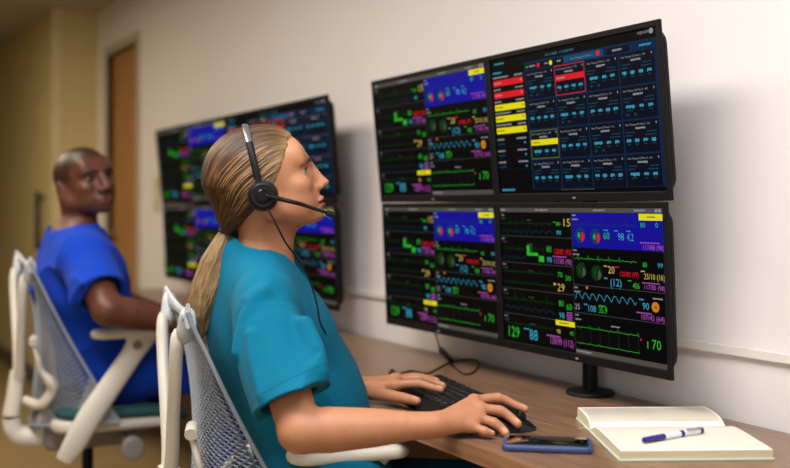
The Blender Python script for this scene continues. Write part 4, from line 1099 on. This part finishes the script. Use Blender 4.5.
for fl in (1, -1):
    cp = disc_part('ear_cushion', [(0, 0), (.024, 0), (.029, .003), (.0305, .008), (.029, .013), (.026, .015), (0, .015)], mat('black_leatherette', rgb(20, 19, 20), .6, bump=.2), fl*.074, fl)
    disc_part('ear_cup', [(0, .013), (.0265, .013), (.0275, .016), (.0255, .021), (.0215, .0235), (.0205, .0225), (.0165, .0225), (.0155, .0245), (.0085, .0255), (.0075, .0235), (0, .0235)], M_black, fl*.074, fl)
disc_part('boom_pivot', [(0, .022), (.0125, .022), (.0125, .029), (.0105, .031), (0, .031)], M_gloss, .074, 1)
disc_part('pivot_ring', [(.0205, .0235), (.0215, .0246), (.0205, .0246), (.0200, .0235)], M_dkmetal, .074, 1)
b0 = np.array(LB(HP(.004, .101, .0))); b1 = np.array(LB(HP(.070, .092, -.0155))); b2 = np.array(LB(HP(.134, .056, -.036)))
m = MB(); m.tube([b0, (b0+b1)/2, b1, (b1+b2)/2+fr*.002, b2], [.0062, .0056, .0052, .0044, .0042], n=12, flat=.8, smooth=5); bo = m.build('microphone_boom', M_gloss, hs, smooth=True)
m = MB(); dv = nrm(b2-b1); m.tube([b2-dv*.012, b2-dv*.010, b2+dv*.004, b2+dv*.006], [.004, .0062, .0062, .004], n=14); m.build('microphone_tip', mat('black_foam', rgb(16, 16, 17), .9), bo, smooth=True)
cb = [J(268, 209, 1.925), J(276, 224, 1.92), J(286, 243, 1.93), J(300, 262, 1.935), J(311, 284, 1.94), J(317, 305, 1.93), J(320, 322, 1.925), J(326, 334, 1.935)]
m = MB(); m.tube([LB(p) for p in cb], .0019, n=8, smooth=5); m.build('cable', M_black, hs, smooth=True)

# ------------------------------------------------------------------ keyboard, mouse, phone, notebook, pen, cable
def key_unit(mb, x0, x1, y0, y1, z, h):
    i = .0016; mb.add([(x0, y0, z), (x1, y0, z), (x1, y1, z), (x0, y1, z), (x0+i, y0+i, z+h), (x1-i, y0+i, z+h), (x1-i, y1-i, z+h), (x0+i, y1-i, z+h)], [(4, 5, 6, 7), (0, 1, 5, 4), (1, 2, 6, 5), (2, 3, 7, 6), (3, 0, 4, 7)])
ang = math.radians(-12); ka = np.array((-1.967, 1.297)); kc = ka+np.array((math.cos(ang), math.sin(ang)))*.21+np.array((math.sin(ang), -math.cos(ang)))*.0825
kb = thing('keyboard', 'black computer keyboard on the desk under the left hand of the woman', 'keyboard', (kc[0], kc[1], DT), ang)
tiltk = lambda x, y, z: (x, y, z+.010*(y+.0825)/.165)
MB().rbox(-.212, .212, -.083, .083, 0, .012, .012, er=.004).xf(tiltk).build('case', M_black, kb, smooth=True)
M_leg = mat('key_legend', rgb(190, 192, 196), .5)
U = .0188; y = .074-.019
rr = random.Random(2)
layout = [[1]*1+[-.5]+[1]*4+[-.25]+[1]*4+[-.25]+[1]*4, [1]*13+[2], [1.5]+[1]*12+[1.5], [1.75]+[1]*11+[2.25], [2.25]+[1]*10+[2.75], [1.25, 1.25, 1.25, 6.25, 1.25, 1.25, 1.25, 1.25]]
nk = 0
def one_key(x0, x1, yy):
    global nk
    m = MB().use(M_keys); key_unit(m, x0+.0008, x1-.0008, yy+.0008, yy+U-.0008, .011, .0062)
    cx = x0+.0055; cy = yy+U*.62; m.use(M_leg); z = .01725
    g = rr.randrange(3)
    m.quad((cx, cy, z), (cx+.0008, cy, z), (cx+.0008, cy+.0034, z), (cx, cy+.0034, z))
    if g: m.quad((cx, cy+.0026, z), (cx+.0026, cy+.0026, z), (cx+.0026, cy+.0034, z), (cx, cy+.0034, z))
    if g == 2: m.quad((cx+.0018, cy, z), (cx+.0026, cy, z), (cx+.0026, cy+.0034, z), (cx+.0018, cy+.0034, z))
    m.xf(tiltk).build('key', None, kb)
for ri, row in enumerate(layout):
    x = -.204; yy = .056-ri*.0215 if ri == 0 else .050-ri*U-.0
    for wd in row:
        if wd < 0: x += -wd*U; continue
        one_key(x, x+wd*U, yy); x += wd*U
    x = -.204+15.3*U
    for c in range(4):
        if ri == 5 and c in (1,): continue
        one_key(x+c*U, x+(c+1)*U, yy)
# mouse
def mouse_mesh():
    m = MB(); rings = []
    n = 22
    for i in range(n+1):
        t = i/n; x = -.052+.104*t; w = .034*math.sqrt(max(0, 1-(abs(2*t-1.02))**3.2))*(1-.10*math.sin(t*math.pi))+.0006
        hgt = .030*math.sin(min(1, .10+t*.95)*math.pi)**.55*(1-.42*t**2)+.004; ring = []
        for k in range(20):
            a = 2*math.pi*k/20; yy = w*math.copysign(abs(math.cos(a))**.8, math.cos(a)); zz = hgt*abs(math.sin(a))**.75 if math.sin(a) > 0 else 0
            zz *= 1+.18*yy/.034
            ring.append((x, yy, zz))
        rings.append(ring)
    m.loft(rings); return m
mo = thing('computer_mouse', 'black computer mouse under the right hand of the woman', 'mouse', (*plan(.214, 1.878), DT), math.atan2(plan(.96, .28)[1], plan(.96, .28)[0]))
mouse_mesh().build('body', M_keys, mo, smooth=True)
for sgn in (-1, 1):
    m = MB(); R_ = []
    for i in range(8):
        t = .58+.40*i/7; x = -.052+.104*t; w = .034*math.sqrt(max(0, 1-(abs(2*t-1.02))**3.2))*(1-.10*math.sin(t*math.pi)); hgt = .030*math.sin(min(1, .10+t*.95)*math.pi)**.55*(1-.42*t**2)+.0052
        R_.append([(x, sgn*(.003+(w*.86-.003)*q), hgt*(1-.25*q**3)*(1+.18*sgn*q*w/.034)) for q in np.linspace(0, 1, 7)])
    m.loft(R_, cap=False, closed=False); b = m.build('button', M_gloss, mo, smooth=True); so = b.modifiers.new('s', 'SOLIDIFY'); so.thickness = .0016; so.offset = 0
MB().lathe([(0, -.003), (.008, -.003), (.009, -.001), (.009, .001), (.008, .003), (0, .003)], c=(0, 0, 0), axis='y', n=20).xf(lambda x, y, z: (x+.026, y, z+.0225)).build('scroll_wheel', M_dkmetal, mo, smooth=True)
# phone
pa, pb = .2645, 1.738; v0 = plan(.151, -.024)
ph = thing('smartphone', 'smartphone in a blue rubber case lying left of the notebook', 'phone', (*plan(pa, pb), DT), math.atan2(v0[1], v0[0]))
m = MB().rbox(-.077, .077, -.041, .041, 0, .0115, .013, seg=8, er=.004); cs = m.build('case', mat('slate_blue_rubber', rgb(48, 66, 112), .5), ph, smooth=True)
m = MB().rbox(-.0705, .0705, -.0345, .0345, .0112, .0122, .009, seg=6, er=.0004); m.build('screen', mat('phone_glass', rgb(8, 8, 11), .06, coat=1), ph, smooth=True)
m = MB().rbox(.058, .0605, -.007, .007, .0122, .0125, .001, er=.0001); m.build('earpiece', M_dkmetal, ph)
for x0, x1 in ((-.022, -.004), (.004, .022)): MB().rbox(x0, x1, -.0425, -.040, .004, .008, .001, er=.0006).build('side_button', mat('slate_blue_rubber', rgb(48, 66, 112), .5), cs)
# notebook: x along the spine, y away
nv = plan(.2267, .008)
nb = thing('notebook', 'open notebook with cream lined pages lying at the right end of the desk', 'notebook', (*plan(.491, 1.862), DT), math.atan2(nv[1], nv[0]))
M_paper = mat('cream_paper', rgb(234, 226, 210), .8, noise=.02, nscale=80); M_pedge = mat('page_edges', rgb(218, 206, 178), .85, nscale=600, stretch=(.02, .02, 3), col2=rgb(190, 176, 144)); M_cover = mat('pale_green_cover', rgb(176, 190, 172), .6)
M_rule = mat('grey_rule', rgb(140, 132, 116), .8)
def page_z(yv, near):
    d = abs(yv)/.2; h = .016 if near else .021
    return h*(1-math.exp(-d*9))*(1-.18*d)+.004
NX = .127
for near in (True, False):
    s_ = -1 if near else 1; D_ = .212 if near else .115
    ys = [s_*D_*(i/24) for i in range(25)]; m = MB().use(M_paper); top = []
    tops = [[(x*1.0+(.012*(abs(yy)/D_)*0), yy, page_z(yy, near)) for yy in ys] for x in (-NX, NX)]
    vs = tops[0]+tops[1]; n = 25; m.add(vs, [(i, n+i, n+i+1, i+1) if near else (i, i+1, n+i+1, n+i) for i in range(24)])
    m.use(M_pedge)
    for side, x in ((0, -NX), (1, NX)):
        m.add([(x, yy, page_z(yy, near)) for yy in ys]+[(x, yy, .003) for yy in ys], [(i, i+1, n+i+1, n+i) for i in range(24)])
    yy = ys[-1]; m.add([(-NX, yy, .003), (NX, yy, .003), (NX, yy, page_z(yy, near)), (-NX, yy, page_z(yy, near))], [(0, 1, 2, 3)])
    pg = m.build('page_block', None, nb)
    m = MB()
    for k in range(21):
        yy = s_*(.018+k*(D_-.026)/21); z = page_z(yy, near)+.00025
        z2 = page_z(yy+.0015*s_, near)+.00025
        m.quad((-NX+.004, yy, z), (NX-.004, yy, z), (NX-.004, yy+.0015*s_, z2), (-NX+.004, yy+.0015*s_, z2))
    m.build('ruled_lines', M_rule, pg)
MB().rbox(-NX-.004, NX+.004, -.216, .119, 0, .003, .006, er=.001).build('cover', M_cover, nb)
m = MB(); m.tube([(-NX, .002, .006), (-NX-.012, .004, .008), (-NX-.020, .010, .004), (-NX-.016, .020, .002)], [.0012]*4, n=6, flat=.3, smooth=4); m.build('ribbon_marker', mat('white_ribbon', rgb(220, 216, 206), .7), nb)
# pen
p0 = np.array(W3(*J(643, 437.5, 1.693))); p1 = np.array(W3(*J(707, 425, 1.775))); dxy = p1-p0
pz = DT+.0235
pn = thing('pen', 'white and blue rollerball pen lying on the open notebook', 'pen', (p0[0], p0[1], pz), math.atan2(dxy[1], dxy[0])); LP = .145
M_pblue = mat('pen_blue', rgb(26, 22, 120), .25); M_pwhite = mat('pen_white', rgb(216, 218, 224), .3)
def pen_part(n, prof, mt, par=pn): return MB().lathe([(r, h) for r, h in prof], axis='x', n=18).build(n, mt, par, smooth=True)
pen_part('end_plug', [(0, 0), (.0035, 0), (.0045, .002), (.0048, .006)], M_pblue)
pen_part('grip_barrel', [(.0048, .006), (.0052, .02), (.0054, .05)], M_pblue)
pen_part('barrel', [(.0054, .05), (.0055, .088)], M_pwhite)
pen_part('collar', [(.0058, .088), (.0060, .090), (.0060, .094), (.0058, .096)], M_pblue)
cap_ = pen_part('cap', [(.0060, .096), (.0061, .135)], M_pwhite)
pen_part('cap_end', [(.0061, .135), (.0060, .142), (.0045, .145), (0, .145)], M_pblue)
MB().tube([(.138, -.004, .005), (.132, -.0055, .0065), (.100, -.0058, .0068)], [.0014, .0014, .0011], n=8).build('clip', M_steel, pn, smooth=True)
m = MB()
for k, x in enumerate((.106, .111, .116)): m.box(x, x+.003, -.002, .002, .0060, .0063)
m.build('printed_mark', M_pblue, cap_)
# loose cable with its ferrite bead
def D(px, py): # point on the desk top seen at that spot
    k = (px-395)/1000; b = .418/((py-206)/1000); return np.array(W3(k*b, b, DT+.0025))
cz = [np.array(W3(*J(435, 332, 2.62))), np.array(W3(*J(438, 342, 2.60))), np.array(W3(*J(441, 350, 2.58))), D(447, 358), D(453, 366), D(464, 374), D(474, 372), D(479, 364), D(475, 360), D(462, 360), D(449, 363), D(437, 369), D(426, 373.5), D(411, 371), D(399, 374), D(392, 370), D(389, 375)]
cbv = thing('desk_cable', 'thin black cable with a ferrite bead looped on the desk below the screens', 'cable', tuple(D(455, 366)-(0, 0, .0025)))
o0 = np.array(cbv.location)
m = MB(); m.tube([p-o0 for p in cz], .0022, n=8, smooth=6); m.build('cord', M_black, cbv, smooth=True)
a, b = cz[2]-o0, D(451, 362)-o0+(0, 0, .004); dv = nrm(b-a)
MB().tube([a-dv*.001, a+dv*.002, b-dv*.002, b], [.004, .008, .008, .004], n=14).build('ferrite_bead', M_gloss, cbv, smooth=True)
